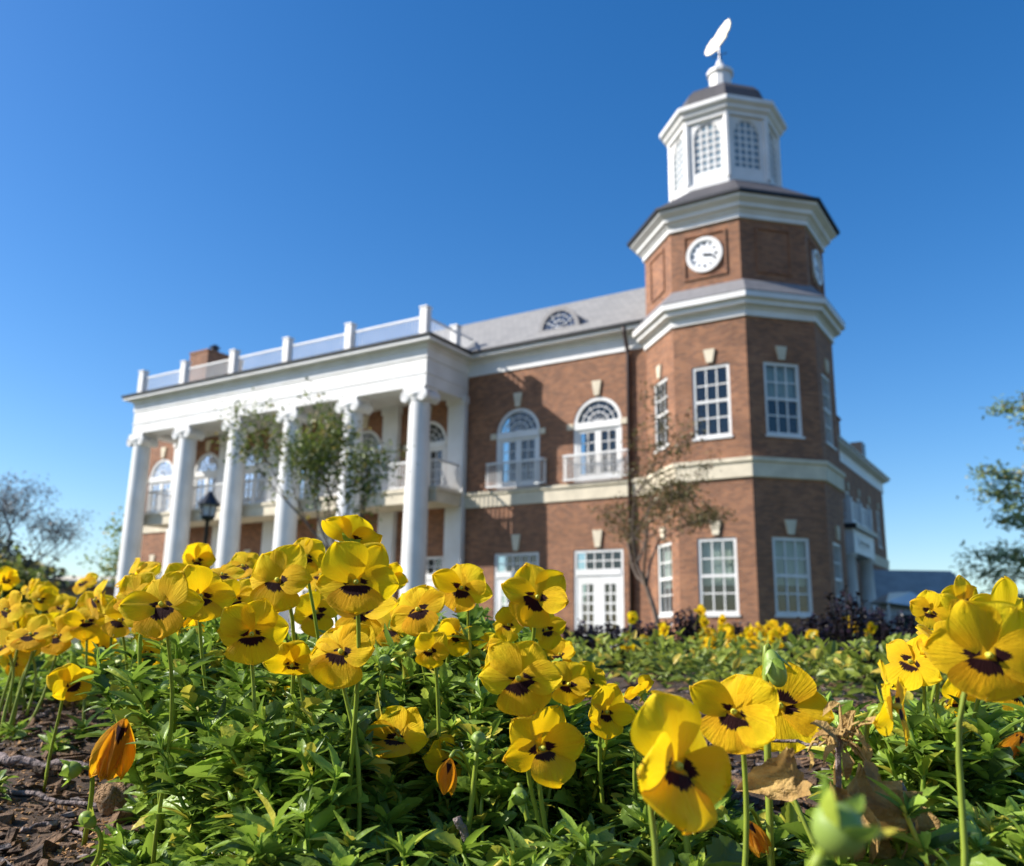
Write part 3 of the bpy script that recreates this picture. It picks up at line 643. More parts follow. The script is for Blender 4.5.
# ------------------------------------------------------------------ background buildings
def simple_house(name, label, px0, px1, pytop, d, wallm, roofm, roofh, cat='building'):
    a, b_ = at(px0, 630, d), at(px1, 630, d); top = at(px0, pytop, d).z; W = b_.x-a.x; dep = W*.6
    r = empty(name, (a.x, a.y, 0.02), 0, label, cat); h = top-roofh-.02
    mb = MB(); mb.box(0, W, 0, dep, -.2, h); mb.build('wall', wallm, r)
    mb = MB(); mb.add([(-.4, -.4, h), (W+.4, -.4, h), (W+.4, dep+.4, h), (-.4, dep+.4, h), (W*.12, dep/2, h+roofh), (W*.88, dep/2, h+roofh)], [(0, 1, 5, 4), (1, 2, 5), (2, 3, 4, 5), (3, 0, 4), (0, 1, 2, 3)]); mb.build('roof', roofm, r)
    return r, W, h, dep
r, W, h, dep = simple_house('low_brick_building', 'low pinkish brick building with pale roof edge, far left of the porch', 40, 122, 573, 90, M_['brick'], M_['stone'], .7)
mb = MB(); mb.box(-.5, W+.5, -.5, -.42, h-.5, h+.1); mb.build('fascia', M_['stone'], r)
r, W, h, dep = simple_house('grey_roofed_building', 'pale building under a broad slate grey roof, right of the brick hall', 878, 985, 566, 52, mat('pale_cladding', (.5, .5, .5), .7, var=.1), M_['gray_roof'], 2.3)
for k in range(3):
    mb = MB(); mb.box(W*(.2+.25*k), W*(.2+.25*k)+.9, -.05, -.01, .9, 1.9); mb.build('window', M_['room'], r)
c = at(906, 603, 30)
cn = empty('white_canopy', (c.x, c.y, 0), 0, 'small white canopy on posts beside the right end of the brick hall', 'canopy')
mb = MB(); hc = c.z+.28; mb.add([(-1, -.8, hc-.3), (1, -.8, hc-.55), (1, .8, hc-.55), (-1, .8, hc-.3), (-.9, -.8, hc), (.2, 0, hc+.1)], [(0, 1, 5, 4), (1, 2, 5), (2, 3, 5), (3, 0, 4, 5)]); mb.build('canopy_top', M_['white'], cn)
for sx_, sy_ in ((-.9, -.7), (.9, -.7), (-.9, .7), (.9, .7)):
    mb = MB(); mb.tube([(sx_, sy_, 0), (sx_, sy_, hc-.35)], .04, 6); mb.build('leg', M_['white'], cn)

# ------------------------------------------------------------------ street lamp
c = at(200, 600, 22.5)
lp = empty('street_lamp', (c.x, c.y, 0.0), 0, 'black lantern street lamp standing in front of the white porch columns', 'street lamp')
zt = at(200.5, 493, 22.5).z; zl = at(200.5, 515, 22.5).z
mb = MB(); mb.ring((0, 0), [(.16, 0), (.16, .3), (.1, .4), (.06, .6), (.05, zl-.1), (.09, zl-.06)], 12, 0, False); mb.build('pole', M_['black'], lp, smooth=True)
mb = MB(); mb.ring((0, 0), [(.12, zl-.08), (.2, zl), (.2, zl+.04)], 6, 0, False, True, True)
for k in range(6):
    a = k*math.pi/3; mb.tube([(.17*math.cos(a), .17*math.sin(a), zl), (.22*math.cos(a), .22*math.sin(a), zl+.32)], .016, 5)
mb.build('lantern_frame', M_['black'], lp)
mb = MB(); mb.ring((0, 0), [(.16, zl+.04), (.2, zl+.32)], 6, 0, False); mb.build('lantern_glass', M_['lampglass'], lp)
mb = MB(); mb.ring((0, 0), [(.30, zl+.31), (.30, zl+.35), (.16, zl+.52), (.05, zl+.68), (.03, zt-.06), (.045, zt-.03), (.01, zt+.04)], 12, 0, False, True); mb.build('lantern_cap', M_['black'], lp)

# ------------------------------------------------------------------ leaf and foliage builders
def leaf_template(L, W, nx_=5, ny_=8, cren=.0, curl=.25, fold=.25, pw=1.0, rd=.75):
    t_ = 1-np.cos(np.linspace(0, math.pi, ny_))  # 0..2
    t_ = t_/2; P = []; T = []
    for j, t in enumerate(t_):
        h = W/2*(math.sin(math.pi*min(1, t**pw)))**rd+W*.03*(1-t)
        if cren: h *= 1+cren*((j % 2)*2-1)
        for i in range(nx_):
            s_ = i/(nx_-1)*2-1; P.append((s_*h, t*L, abs(s_)*h*fold*2 - curl*L*t*t)); T.append(t)
    Fs = [(j*nx_+i, j*nx_+i+1, (j+1)*nx_+i+1, (j+1)*nx_+i) for j in range(ny_-1) for i in range(nx_-1)]
    return np.array(P), np.array(Fs), np.array(T)
class Leaves:
    def __init__(s): s.V = []; s.F = []; s.U = []; s.n = 0
    def put(s, tpl, pos, d, nrm, sc_=1.0, rnd=None):
        P, Fs, T = tpl; d = np.array(d, float); d /= np.linalg.norm(d)+1e-9; x = np.cross(d, nrm); x /= np.linalg.norm(x)+1e-9; z = np.cross(x, d)
        V = np.array(pos)+sc_*(P[:, :1]*x+P[:, 1:2]*d+P[:, 2:3]*z)
        s.V.append(V); s.F.append(Fs+s.n); s.n += len(V)
        r_ = rng.random() if rnd is None else rnd
        s.U.append(np.stack([np.full(len(V), r_), T], 1))
    def tube(s, pts, r0, r1, n=5, rnd=.6):
        pts = [np.array(p, float) for p in pts]; V = []
        for i, p in enumerate(pts):
            d = pts[min(i+1, len(pts)-1)]-pts[max(i-1, 0)]; d /= np.linalg.norm(d)+1e-9
            a = np.cross(d, [.31, .9, .12]); a /= np.linalg.norm(a)+1e-9; b_ = np.cross(d, a); r = r0+(r1-r0)*i/(len(pts)-1)
            for k in range(n): t = 2*math.pi*k/n; V.append(p+(a*math.cos(t)+b_*math.sin(t))*r)
        Fs = np.array([(j*n+i, j*n+(i+1) % n, (j+1)*n+(i+1) % n, (j+1)*n+i) for j in range(len(pts)-1) for i in range(n)])
        s.V.append(np.array(V)); s.F.append(Fs+s.n); s.n += len(V); s.U.append(np.tile([rnd, .5], (len(V), 1)))
    def build(s, name, m_, parent=None, smooth=True):
        V = np.concatenate(s.V); Fs = np.concatenate(s.F); U = np.concatenate(s.U)
        me = bpy.data.meshes.new(name); me.vertices.add(len(V)); me.vertices.foreach_set('co', V.ravel())
        me.loops.add(Fs.size); me.loops.foreach_set('vertex_index', Fs.ravel().astype(np.int32)); me.polygons.add(len(Fs))
        me.polygons.foreach_set('loop_start', np.arange(0, Fs.size, 4, dtype=np.int32)); me.polygons.foreach_set('loop_total', np.full(len(Fs), 4, dtype=np.int32))
        uvl = me.uv_layers.new(name='UVMap'); uvl.data.foreach_set('uv', U[Fs.ravel()].ravel())
        me.materials.append(m_); me.update(); me.validate()
        if smooth: me.polygons.foreach_set('use_smooth', [True]*len(me.polygons))
        o = bpy.data.objects.new(name, me); col.objects.link(o)
        if parent: o.parent = parent
        return o
LT = leaf_template(.0165, .0076, 5, 14, .13, .34, .22, 1.35, .55)      # toothed oblong leaf
LB = leaf_template(.0125, .0094, 5, 14, .12, .25, .2, 1.3, .55)       # broad leaf
LX = leaf_template(.026, .0125, 7, 18, .13, .40, .25, 1.35, .55)      # large scalloped leaf
LN = leaf_template(.017, .0040, 3, 6, .0, .30, .3, .8)          # narrow stipule lobe
LS = leaf_template(.022, .010, 3, 5, .0, .3, .25, 1.1)          # coarse leaf for the distance
def rdir(el_lo, el_hi, az=None):
    el = R(random.uniform(el_lo, el_hi)); az = random.uniform(0, 2*math.pi) if az is None else az
    return np.array([math.cos(az)*math.cos(el), math.sin(az)*math.cos(el), math.sin(el)])
def shoot(lv, x, y, h, coarse=False, k=1.0):
    """one leafy pansy shoot standing at x,y"""
    z0 = gz(x, y)-.002; lean = rdir(55, 85); top = np.array([x, y, z0])+lean*h; base = np.array([x, y, z0])
    bend = np.array([random.gauss(0, .006), random.gauss(0, .006), 0])
    pts = [base+(top-base)*f+bend*math.sin(math.pi*f) for f in (0, .35, .7, 1)]
    if not coarse: lv.tube(pts, .0014, .0010, 5, random.uniform(.6, 1))
    n = max(3, int(h/.011)) if not coarse else max(3, int(h/.02))
    for i in range(n):
        f = .12+.88*(i+random.random()*.6)/n; p = base+(top-base)*min(1, f)+bend*math.sin(math.pi*min(1, f))
        az = random.uniform(0, 6.28)
        for q in range(2 if not coarse else 3):
            d = rdir(-5+45*f, 35+40*f, az+q*2.2+random.uniform(-.5, .5))
            nr = np.array([random.gauss(0, .6), random.gauss(0, .6), 1.0])
            tp = LS if coarse else (LX if f < .75 and random.random() < .09 else (LT if random.random() < .5 else LB))
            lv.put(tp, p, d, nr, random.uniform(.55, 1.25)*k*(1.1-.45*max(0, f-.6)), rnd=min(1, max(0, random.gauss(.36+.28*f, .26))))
        if not coarse:
            for q in range(8): lv.put(LN, p, rdir(0, 60), np.array([random.gauss(0, .5), random.gauss(0, .5), 1]), random.uniform(.6, 1.3), rnd=min(1, max(0, random.gauss(.5, .25))))
PF = [
 (278, 580, 80, -4, 10, 0, 'large open pansy against the left porch columns, second cluster from the left', 0),
 (252, 634, 82, 10, 2, -6, 'broad pansy facing the viewer, left of the hanging one and below the tallest trio', 0),
 (292, 664, 56, 4, -28, 4, 'nodding pansy with a drooping orange lower petal, between two open ones', 0),
 (341, 652, 88, 0, 22, 10, 'wide open pansy on a bare upright stem, its right petals tilted down', 0),
 (356, 582, 92, 8, 4, 8, 'largest shadowed pansy just left of the nearest big white column', 0),
 (362, 612, 82, 12, 42, 6, 'pansy turned up to the sky under the large shadowed one', 0),
 (418, 610, 70, -8, 26, -22, 'bright small pansy in front of the foot of the big white column', 0),
 (462, 588, 66, -18, 8, 14, 'partly shaded pansy behind, just right of the foot of the big column', 0),
 (457, 636, 50, 32, 4, 8, 'small pansy seen half sideways below the shaded one right of the column foot', 0),
 (430, 650, 46, -12, 0, 0, 'small darker pansy hidden behind a green stem, under the bright small one', 0),
 (537, 597, 76, 6, 8, 22, 'pansy standing clear before the left french door, lower petal pointing right', 0),
 (519, 678, 92, -14, 4, -10, 'big pansy with a ruffled top petal in the middle of the bed', 0),
 (398, 738, 78, -24, 10, -8, 'folded pansy low in the centre left, its tall petals cupped', .5),
 (450, 762, 62, 40, -4, 12, 'small half turned pansy beside the cupped one, with a shrivelled petal', .3),
 (541, 748, 92, 40, 2, 4, 'pansy seen from its right side above a round green bud, centre of the bed', .25),
 (606, 712, 62, 22, 4, 6, 'shaded pansy right behind the side turned one', 0),
 (895, 706, 100, 66, -4, -14, 'pansy in profile with a long orange lower lip, right side of the bed', .4),
 (912, 662, 76, -60, 12, 14, 'pansy turned away showing its green back, behind the profile one', 0),
 (988, 655, 122, -8, 0, 4, 'largest pansy at the right edge, tall against the sky and pale roof', 0),
 (1008, 618, 84, 20, 10, 30, 'pansy behind the largest right edge one, cut by the frame', 0),
 (940, 640, 60, 30, 60, -10, 'pansy tipped flat to the sky, left of the largest right edge one', 0),
 (162, 605, 82, -4, 26, -6, 'open bright pansy in front of the leftmost white columns', 0),
 (200, 596, 74, 30, 10, 10, 'pansy turned right, beside the bright one before the leftmost columns', 0),
 (134, 594, 56, -10, 6, -10, 'round petalled pansy left of the bright one before the leftmost columns', 0),
 (120, 620, 46, 6, 12, 6, 'small pansy tucked low under the round petalled one at left', 0),
 (148, 652, 44, 10, -6, 0, 'small low pansy beside a thick stem under the bright left one', 0),
 (71, 684, 50, 50, 4, -22, 'lone small pansy in half profile over the bare mulch at left', .3),
 (352, 538, 72, 170, 24, 10, 'topmost pansy seen from behind, greenish in the shade', 0),
 (306, 556, 50, 6, 6, 8, 'small pansy peeping between the two largest left ones', 0),
 (236, 600, 54, -18, 6, -14, 'pansy half hidden left of the large open one', 0),
 (222, 575, 44, 20, 40, 8, 'blurred pansy behind, before the street lamp foot', 0),
 (509, 625, 44, -10, 14, 4, 'small pansy below the one standing before the left french door', 0),
 (546, 630, 44, 20, 10, -16, 'small pansy leaning right under the one before the left french door', 0),
 (568, 684, 56, 12, 10, 10, 'pansy behind and right of the big ruffled one in the middle', 0),
 (640, 690, 40, -160, 10, 5, 'small pansy seen from behind, left of the nearest pair', 0),
 (428, 838, 40, 10, 62, 8, 'fallen orange petalled pansy low down by the fat green bud', 0),
]
OCC = [(p[0], p[1], p[2], min(.042*F/p[2], .66 if p[0] < 225 else (.56 if p[1] < 640 else .475))) for p in PF]
OCC += [(676, 765, 142, .30), (735, 712, 92, .35), (780, 706, 100, .43), (112, 750, 92, .56), (116, 800, 110, .70), (165, 848, 90, .58), (218, 845, 60, .58), (72, 770, 34, .55), (88, 820, 30, .5), (447, 775, 26, .43), (436, 845, 40, .43), (519, 796, 26, .43),
        (757, 838, 44, .38), (820, 790, 60, .37), (855, 765, 60, .36), (838, 738, 60, .37), (270, 803, 32, .46), (218, 850, 50, .42), (690, 805, 26, .40), (60, 800, 60, .5), (30, 760, 80, .62)]
# near clumps: pixel x range, distance range, height of foliage top in photo pixels
near = Leaves()
def fill(lv, n, xr, yr, top, coarse=False, k=1.0, keep=None):
    for _ in range(n):
        Y = random.uniform(*yr); px = random.uniform(*xr); x = (px-512)/F*Y/cp; y = Y
        if keep and not keep(x, y): continue
        tp = top(px, Y)+random.gauss(0, 9)
        for ox_, oy_, ow_, od_ in OCC:
            if y < od_+.045 and abs(px-ox_) < ow_*.62 and tp < oy_+ow_*.62: tp = oy_+ow_*.62
        P = at(px, tp, y/ cp)
        h = P.z-gz(x, y); 
        if h < .018:
            if random.random() < .6: continue
            h = random.uniform(.010, .018)
        shoot(lv, x, y, h, coarse, k)
def patchy(x, y): return noise2(x*1.7+.3, y*1.9) > -.45
fill(near, 520, (205, 500), (.56, .84), lambda p, Y: 640+16*math.sin(p*.023))
fill(near, 190, (225, 500), (.49, .56), lambda p, Y: 700+16*math.sin(p*.03), keep=patchy)
fill(near, 130, (240, 500), (.465, .54), lambda p, Y: 742+22*math.sin(p*.05))
fill(near, 90, (165, 245), (.58, .9), lambda p, Y: 678)
fill(near, 22, (165, 225), (.53, .60), lambda p, Y: 780)
fill(near, 230, (480, 640), (.53, .80), lambda p, Y: 712)
fill(near, 120, (620, 850), (.42, .60), lambda p, Y: 800-15*math.sin((p-620)*.03), keep=patchy)
fill(near, 240, (840, 1100), (.48, .74), lambda p, Y: 706, keep=patchy)
fill(near, 75, (290, 640), (.40, .48), lambda p, Y: 818+15*math.sin(p*.04), k=.85, keep=patchy)
fill(near, 60, (820, 1100), (.37, .46), lambda p, Y: 800, k=.85)
for px, Y in ((40, .7), (75, .8), (30, .85), (100, .85)):
    shoot(near, (px-512+random.uniform(-14, 14))/F*Y, Y, random.uniform(.012, .025), False, .8)
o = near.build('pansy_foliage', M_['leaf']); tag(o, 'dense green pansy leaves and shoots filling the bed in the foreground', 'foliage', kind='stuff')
far = Leaves()
fill(far, 560, (-160, 330), (.95, 1.7), lambda p, Y: 646-6*(Y-.8), True, 1.0)
o = far.build('pansy_foliage', M_['leaf']); tag(o, 'blurred green pansy leaves under the mass of yellow flowers at left', 'foliage', kind='stuff')
far = Leaves()
for _ in range(2300):
    y = random.uniform(1.25, 4.2); px = random.uniform(330, 1150); x = (px-512)/F*y
    if y < 2.0 and px < 760 and random.random() < .55: continue
    shoot(far, x, y, random.uniform(.05, .105) if y < 2.6 else random.uniform(.035, .08), True, .95)
o = far.build('bedding_foliage', M_['leaf_pale']); tag(o, 'low pale green bedding plants behind the near pansies, in front of the tower', 'foliage', kind='stuff')

# dark purple plants standing at the back of the bed
def dark_plant(px, py, d, wpx, label, spike=False):
    top = at(px, py, d); g0 = gz(top.x, top.y); H = top.z-g0; rad = wpx/F*d/2
    r = Leaves(); 
    nst = 26
    for k in range(nst):
        a = random.uniform(0, 6.28); rr = rad*.85*math.sqrt(random.random()); hh = H*random.uniform(.72, .95) if k else H
        if k == 0: rr = 0
        b_ = np.array([rr*.4*math.cos(a), rr*.4*math.sin(a), 0]); e_ = np.array([rr*math.cos(a), rr*math.sin(a), hh])
        r.tube([b_, (b_+e_)/2+[0, 0, .02], e_], .002, .0012, 4, .3)
        for q in range(18):
            f = .25+.75*q/17; p = b_+(e_-b_)*f
            r.put(LB, p, rdir(-10, 60), np.array([random.gauss(0, .4), random.gauss(0, .4), 1]), random.uniform(.7, 1.35), rnd=random.random())
    o = r.build('dark_purple_plant', M_['purple']); o.location = (top.x, top.y, g0)
    tag(o, label, 'plant', 'dark purple plants at the back of the bed')
dark_plant(845, 588, 2.1, 42, 'tallest dark purple plant, before the right ground floor tower window')
dark_plant(880, 607, 2.2, 46, 'dark purple plant leaning under the side entrance columns')
dark_plant(815, 615, 2.4, 40, 'dark purple plant just left of the tallest one')
dark_plant(920, 625, 2.3, 55, 'rightmost dark purple plant, below the side entrance of the hall')
dark_plant(690, 607, 2.5, 44, 'dark purple plant with a spike, below the left ground floor tower window')
dark_plant(655, 622, 2.5, 55, 'dark purple plant at the foot of the thin bronze tree')
dark_plant(610, 622, 2.5, 50, 'dark purple plant below the right hand french door')
dark_plant(580, 622, 2.6, 40, 'leftmost dark purple plant, below the left edge of the french door')
dark_plant(760, 630, 2.6, 40, 'low dark purple plant behind the small yellow flowers')
dark_plant(865, 640, 1.9, 60, 'low dark purple plant in front of the tallest one')
dark_plant(790, 648, 1.9, 44, 'low dark purple plant beside the back view of the large pansy')

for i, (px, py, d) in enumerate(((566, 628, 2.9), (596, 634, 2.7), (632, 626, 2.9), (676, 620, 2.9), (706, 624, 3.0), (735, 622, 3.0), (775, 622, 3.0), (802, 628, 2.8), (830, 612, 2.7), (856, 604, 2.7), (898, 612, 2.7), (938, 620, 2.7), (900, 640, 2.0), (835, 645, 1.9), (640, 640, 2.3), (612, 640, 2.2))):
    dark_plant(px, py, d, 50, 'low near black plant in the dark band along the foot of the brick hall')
# ------------------------------------------------------------------ pansy flowers
def petal(L, W, ang, notch=0, cup=.15, curl=.0, tilt=0, wave=.05, zoff=0, seed=0, nx_=11, ny_=12, fold=0, shift=0):
    rr = random.Random(seed); ph = [rr.uniform(0, 6.28) for _ in range(4)]
    P = []; UVs = []
    ts = [(1-math.cos(math.pi*j/(ny_-1)))/2 for j in range(ny_)]
    ca, sa = math.cos(-ang), math.sin(-ang); ct, st = math.cos(tilt), math.sin(tilt)
    for t in ts:
        h = W/2*max(0, math.sin(math.pi*t**1.3))**.62 + W*.05*(1-t)
        for i in range(nx_):
            s_ = math.sin((i/(nx_-1)*2-1)*math.pi/2)
            y = t*L*(1+.03*math.sin(s_*6+ph[1])*t**3+.014*math.sin(s_*14+ph[2])*t**5-notch*math.exp(-(s_*2.6)**2)*t**4) - .10*L*s_*s_*(t**2)*(1-t)
            x = s_*h
            z = -cup*L*(t-.35)**2*1.2 + curl*L*t*t + fold*abs(s_)*h + wave*L*t*(math.sin(s_*4+ph[0])*.5+math.sin(s_*9+ph[1])*.22*t+math.sin(t*5+ph[2])*.3*s_) + L*.022*math.sin(s_*15+ph[3]+t*2)*t**4
            # tilt the petal about its base (x axis), then turn it round the flower
            y2, z2 = y*ct-z*st, y*st+z*ct
            X, Y_ = x+shift, y2
            P.append((X*ca-Y_*sa, X*sa+Y_*ca, z2+zoff)); UVs.append((s_*h/(W/2), t))
    Fs = [(j*nx_+i, j*nx_+i+1, (j+1)*nx_+i+1, (j+1)*nx_+i) for j in range(ny_-1) for i in range(nx_-1)]
    return P, Fs, UVs
def petal_set(D, seed, spread=0, hires=True):
    """the five petals in flower space (face +z, up +y): list of (name, material, P, F, UV)"""
    rr = random.Random(seed); j = lambda s_: rr.uniform(-s_, s_); k = dict(nx_=17, ny_=14) if hires else dict(nx_=5, ny_=6)
    out = []
    for s_ in (-1, 1):
        out.append(('upper_petal', 'upper', *petal(D*.49*(1+j(.1)), D*.53*(1+j(.12)), s_*(R(31)+j(.16)), .03, .26+j(.2), j(.35), j(.40)+.06-spread, .10, -.0016-.0009*s_, seed*7+s_, **k)))
    for s_ in (-1, 1):
        out.append(('side_petal', 'side', *petal(D*.50*(1+j(.1)), D*.42*(1+j(.12)), s_*(R(88)+j(.22)), .0, .24+j(.2), j(.3)+.05, j(.45)+.08+spread*.4, .09, .0004*s_, seed*11+s_, **k)))
    out.append(('lower_petal', 'lower', *petal(D*.44*(1+j(.1)), D*.64*(1+j(.1)), math.pi+j(.14), .16, .24+j(.16), j(.35)+.0, j(.35)+.05+spread, .09, .0012, seed*13, **k)))
    return out
def sheet(name, P, Fs, UVs, m_, parent, hires=True):
    mb = MB(); mb.add(P, Fs); mb.uv = UVs
    return mb.build(name, m_, parent, smooth=True, recalc=False)
def add_eye(par, D):
    mb = MB(); mb.ring((0, 0), [(.0010*D/.042, -.001), (.0015*D/.042, .0010), (.0013*D/.042, .0022), (.0004, .0028)], 8, 0, False)
    mb.build('flower_eye', M_['eye'], par, smooth=True)
def add_sepals(par, D):
    lv = Leaves(); tp = leaf_template(.011*D/.042, .0042*D/.042, 3, 5, 0, .1, .2, .8)
    for k in range(5):
        a = k*2*math.pi/5+.3; lv.put(tp, (0, 0, -.004), (math.cos(a), math.sin(a), -.35), (0, 0, -1), rnd=random.uniform(.5, 1))
    lv.tube([(0, .0, -.002), (0, -.001, -.006), (0, -.002, -.011)], .0022, .0012, 6, .7)
    lv.build('sepals', M_['leaf'], par)
def orient(yaw, pitch, roll):
    N = (-FW)*math.cos(yaw)+RT*math.sin(yaw); N = (N*math.cos(pitch)+UP*math.sin(pitch)).normalized()
    U_ = (UP-N*UP.dot(N)).normalized(); X = U_.cross(N); 
    c, s_ = math.cos(roll), math.sin(roll); X2 = X*c-U_*s_; U2 = X*s_+U_*c
    return Matrix((X2, U2, N)).transposed()
def add_stem(fl, pos, Rm, base, D, r=.0012):
    """peduncle: leaves the back of the flower, hooks over and runs to the ground; in flower space"""
    N = Rm.col[2]; back = pos-N*.006*D/.042
    mid = Vector((back.x-N.x*.012, back.y-N.y*.012, back.z-.004 - .3*max(0, -N.z)*.01))
    if N.z < -.2: mid.z = back.z+.006
    p0, p1, p2, p3 = back, mid, Vector((base[0]*.35+mid.x*.65, base[1]*.35+mid.y*.65, mid.z*.6+base[2]*.4)), Vector(base)
    inv = Rm.transposed(); pts = []; w1, w2 = random.uniform(-.006, .006), random.uniform(0, 6.28)
    for k in range(11):
        t = k/10; q = p0*(1-t)**3+p1*3*t*(1-t)**2+p2*3*t*t*(1-t)+p3*t**3; q.x += w1*math.sin(t*math.pi)*math.sin(t*5+w2); pts.append(inv @ (q-pos))
    mb = MB(); mb.tube(pts, [r*(.75+.35*k/10) for k in range(11)], 7); mb.build('stem', M_['stem'], fl, smooth=True)
GRP = 'yellow pansies in the foreground bed'
def pansy(px, py, wpx, yaw, pitch, roll, label, seed, D=.042, spread=0, stem=True, cat='flower', base=None, mats=None, depth=None):
    if depth is None:
        depth = min(D*F/wpx, .66 if px < 225 else (.56 if py < 640 else .475)); D = .9*wpx*depth/F; pitch += 9
    else: D = wpx*depth/F
    d = depth; pos = at(px, py, d); Rm = orient(R(yaw), R(pitch), R(roll))
    fl = empty('pansy', pos, 0, label, cat, GRP); fl.rotation_euler = Rm.to_euler()
    for nm, mk, P, Fs, UVs in petal_set(D, seed, spread): sheet(nm, P, Fs, UVs, M_[(mats or {}).get(mk, mk)], fl)
    add_eye(fl, D); add_sepals(fl, D)
    if stem:
        b_ = base or (pos.x+random.uniform(-.025, .025), pos.y+(random.uniform(.04, .09) if py < 632 else random.uniform(.005, .03)))
        add_stem(fl, pos, Rm, (b_[0], b_[1], gz(b_[0], b_[1])), D)
    return fl
for i, (px, py, wp, ya, pi_, ro, lb, sprd) in enumerate(PF): pansy(px, py, wp, ya, pi_, ro, lb, 100+i, spread=sprd)
MOUND = [(132, 575, 44, .78), (178, 628, 46, .66), (212, 612, 50, .68), (196, 560, 40, .9), (268, 620, 52, .62), (316, 612, 50, .62), (322, 575, 48, .66), (386, 580, 46, .7), (392, 628, 50, .6), (304, 690, 44, .56), (372, 668, 42, .6), 
 (486, 650, 44, .58), (226, 660, 44, .6), (182, 585, 46, .75), (96, 600, 42, .85), (560, 655, 40, .62), (243, 566, 40, .8), (590, 680, 38, .6), (956, 700, 60, .52), (930, 612, 44, .62), (1016, 690, 60, .55), (965, 604, 50, .6)]
for i, (px, py, wp, dd) in enumerate(MOUND):
    right = px > 900; mid = 470 < px < 900
    lb = 'pansy partly hidden in the dense tall clump at the right edge' if right else ('small pansy partly hidden behind the middle cluster' if mid else 'pansy partly hidden in the dense mound left of centre')
    pansy(px, py, wp, random.gauss(-5, 28), random.gauss(14, 16), random.gauss(0, 16), lb, 400+i, depth=dd)
pansy(676, 765, 142, 26, 2, 20, 'nearest and biggest pansy, out of focus, in the lower right centre', 301, depth=.292, spread=.1, base=(.045, .31))
pansy(735, 712, 92, -34, 22, 12, 'pansy right behind the nearest one, its petal reaching right', 302, depth=.35, base=(.09, .38))
pansy(780, 706, 100, -14, 28, -170, 'upside down pansy behind a hanging green bud, right of centre', 303, depth=.43, base=(.15, .43))
# the drift of flowers at left, out of focus
protos = []
def make_drift(seed, first):
    fl = empty('pansy', (0, 0, 0), 0, None, 'flower', 'yellow pansies massed at the left of the bed')
    for nm, mk, P, Fs, UVs in petal_set(.042, seed, 0): sheet(nm, P, Fs, UVs, M_[mk], fl)
    add_eye(fl, .042)
    return fl
drift = []
for k in range(62):
    px = random.uniform(-20, 250); Y = random.uniform(.85, 1.6)
    py = 608+random.gauss(0, 12)+(1.2-Y)*50+ (10 if px > 120 else 0)
    if px < 115 and k % 3 == 0: py += random.uniform(15, 42); Y = random.uniform(.82, 1.0)
    drift.append((px, py, Y))
DL = ['blurred yellow pansy in the drift of flowers at the far left', ]
for k, (px, py, Y) in enumerate(drift):
    if len(protos) < 6: fl = make_drift(500+k, k == 0); protos.append(fl)
    else: fl = copy_tree(protos[k % 6])
    pos = at(px, py, Y); Rm = orient(R(random.gauss(0, 28)), R(random.gauss(14, 16)), R(random.gauss(0, 16)))
    fl.location = pos; fl.rotation_euler = Rm.to_euler(); fl['label'] = DL[0]
for fl in protos + []: pass
# stems of the drift: one short tube each
drift_objs = [o for o in bpy.data.objects if o.get('group') == 'yellow pansies massed at the left of the bed']
for fl in drift_objs:
    pos = fl.location; Rm = fl.rotation_euler.to_matrix()
    b_ = (pos.x+random.uniform(-.02, .02), pos.y+random.uniform(0, .03)); add_stem(fl, Vector(pos), Rm, (b_[0], b_[1], gz(*b_)), .042, .0014)
# tiny yellow flowers across the back bed: one mesh each
small = []
for s_ in range(3):
    mb = MB(); uv = []; mats = [M_['upper'], M_['side'], M_['lower'], M_['stem']]
    for nm, mk, P, Fs, UVs in petal_set(.042, 700+s_, 0, False):
        mb.add(P, Fs, {'upper': 0, 'side': 1, 'lower': 2}[mk]); uv += UVs
    n0 = len(mb.v); mb.tube([(0, 0, -.004), (0, -.03, -.012), (0, -.075, -.012)], .0012, 4, mi=3); uv += [(0, .5)]*(len(mb.v)-n0)
    mb.v = [(x*.78, y*.78, z*.78) for x, y, z in mb.v]; mb.uv = uv; o = mb.build('small_pansy', mats, None, smooth=True, recalc=False); small.append(o)
def small_at(k, px, py, d, label, group):
    o = small[k] if k < 3 else small[k % 3].copy()
    if k >= 3: col.objects.link(o)
    o.location = at(px, py, d); o.rotation_euler = orient(R(random.gauss(0, 35)), R(random.gauss(15, 20)), R(random.gauss(0, 20))).to_euler()
    tag(o, label, 'flower', group)
kk = 0
for _ in range(64):
    px = random.uniform(702, 796) if random.random() < .85 else random.uniform(620, 720); small_at(kk, px, random.gauss(637, 8), random.uniform(2.0, 2.7), 'tiny blurred yellow pansy in the patch below the tower windows', 'tiny yellow pansies below the tower'); kk += 1
for px, py in ((632, 618), (645, 640), (664, 630), (855, 628), (848, 622), (871, 628), (875, 631), (868, 636), (812, 634), (700, 612)):
    small_at(kk, px, py, random.uniform(2.0, 2.4), 'tiny yellow pansy dotted singly among the dark purple plants', 'single yellow pansies among dark plants'); kk += 1

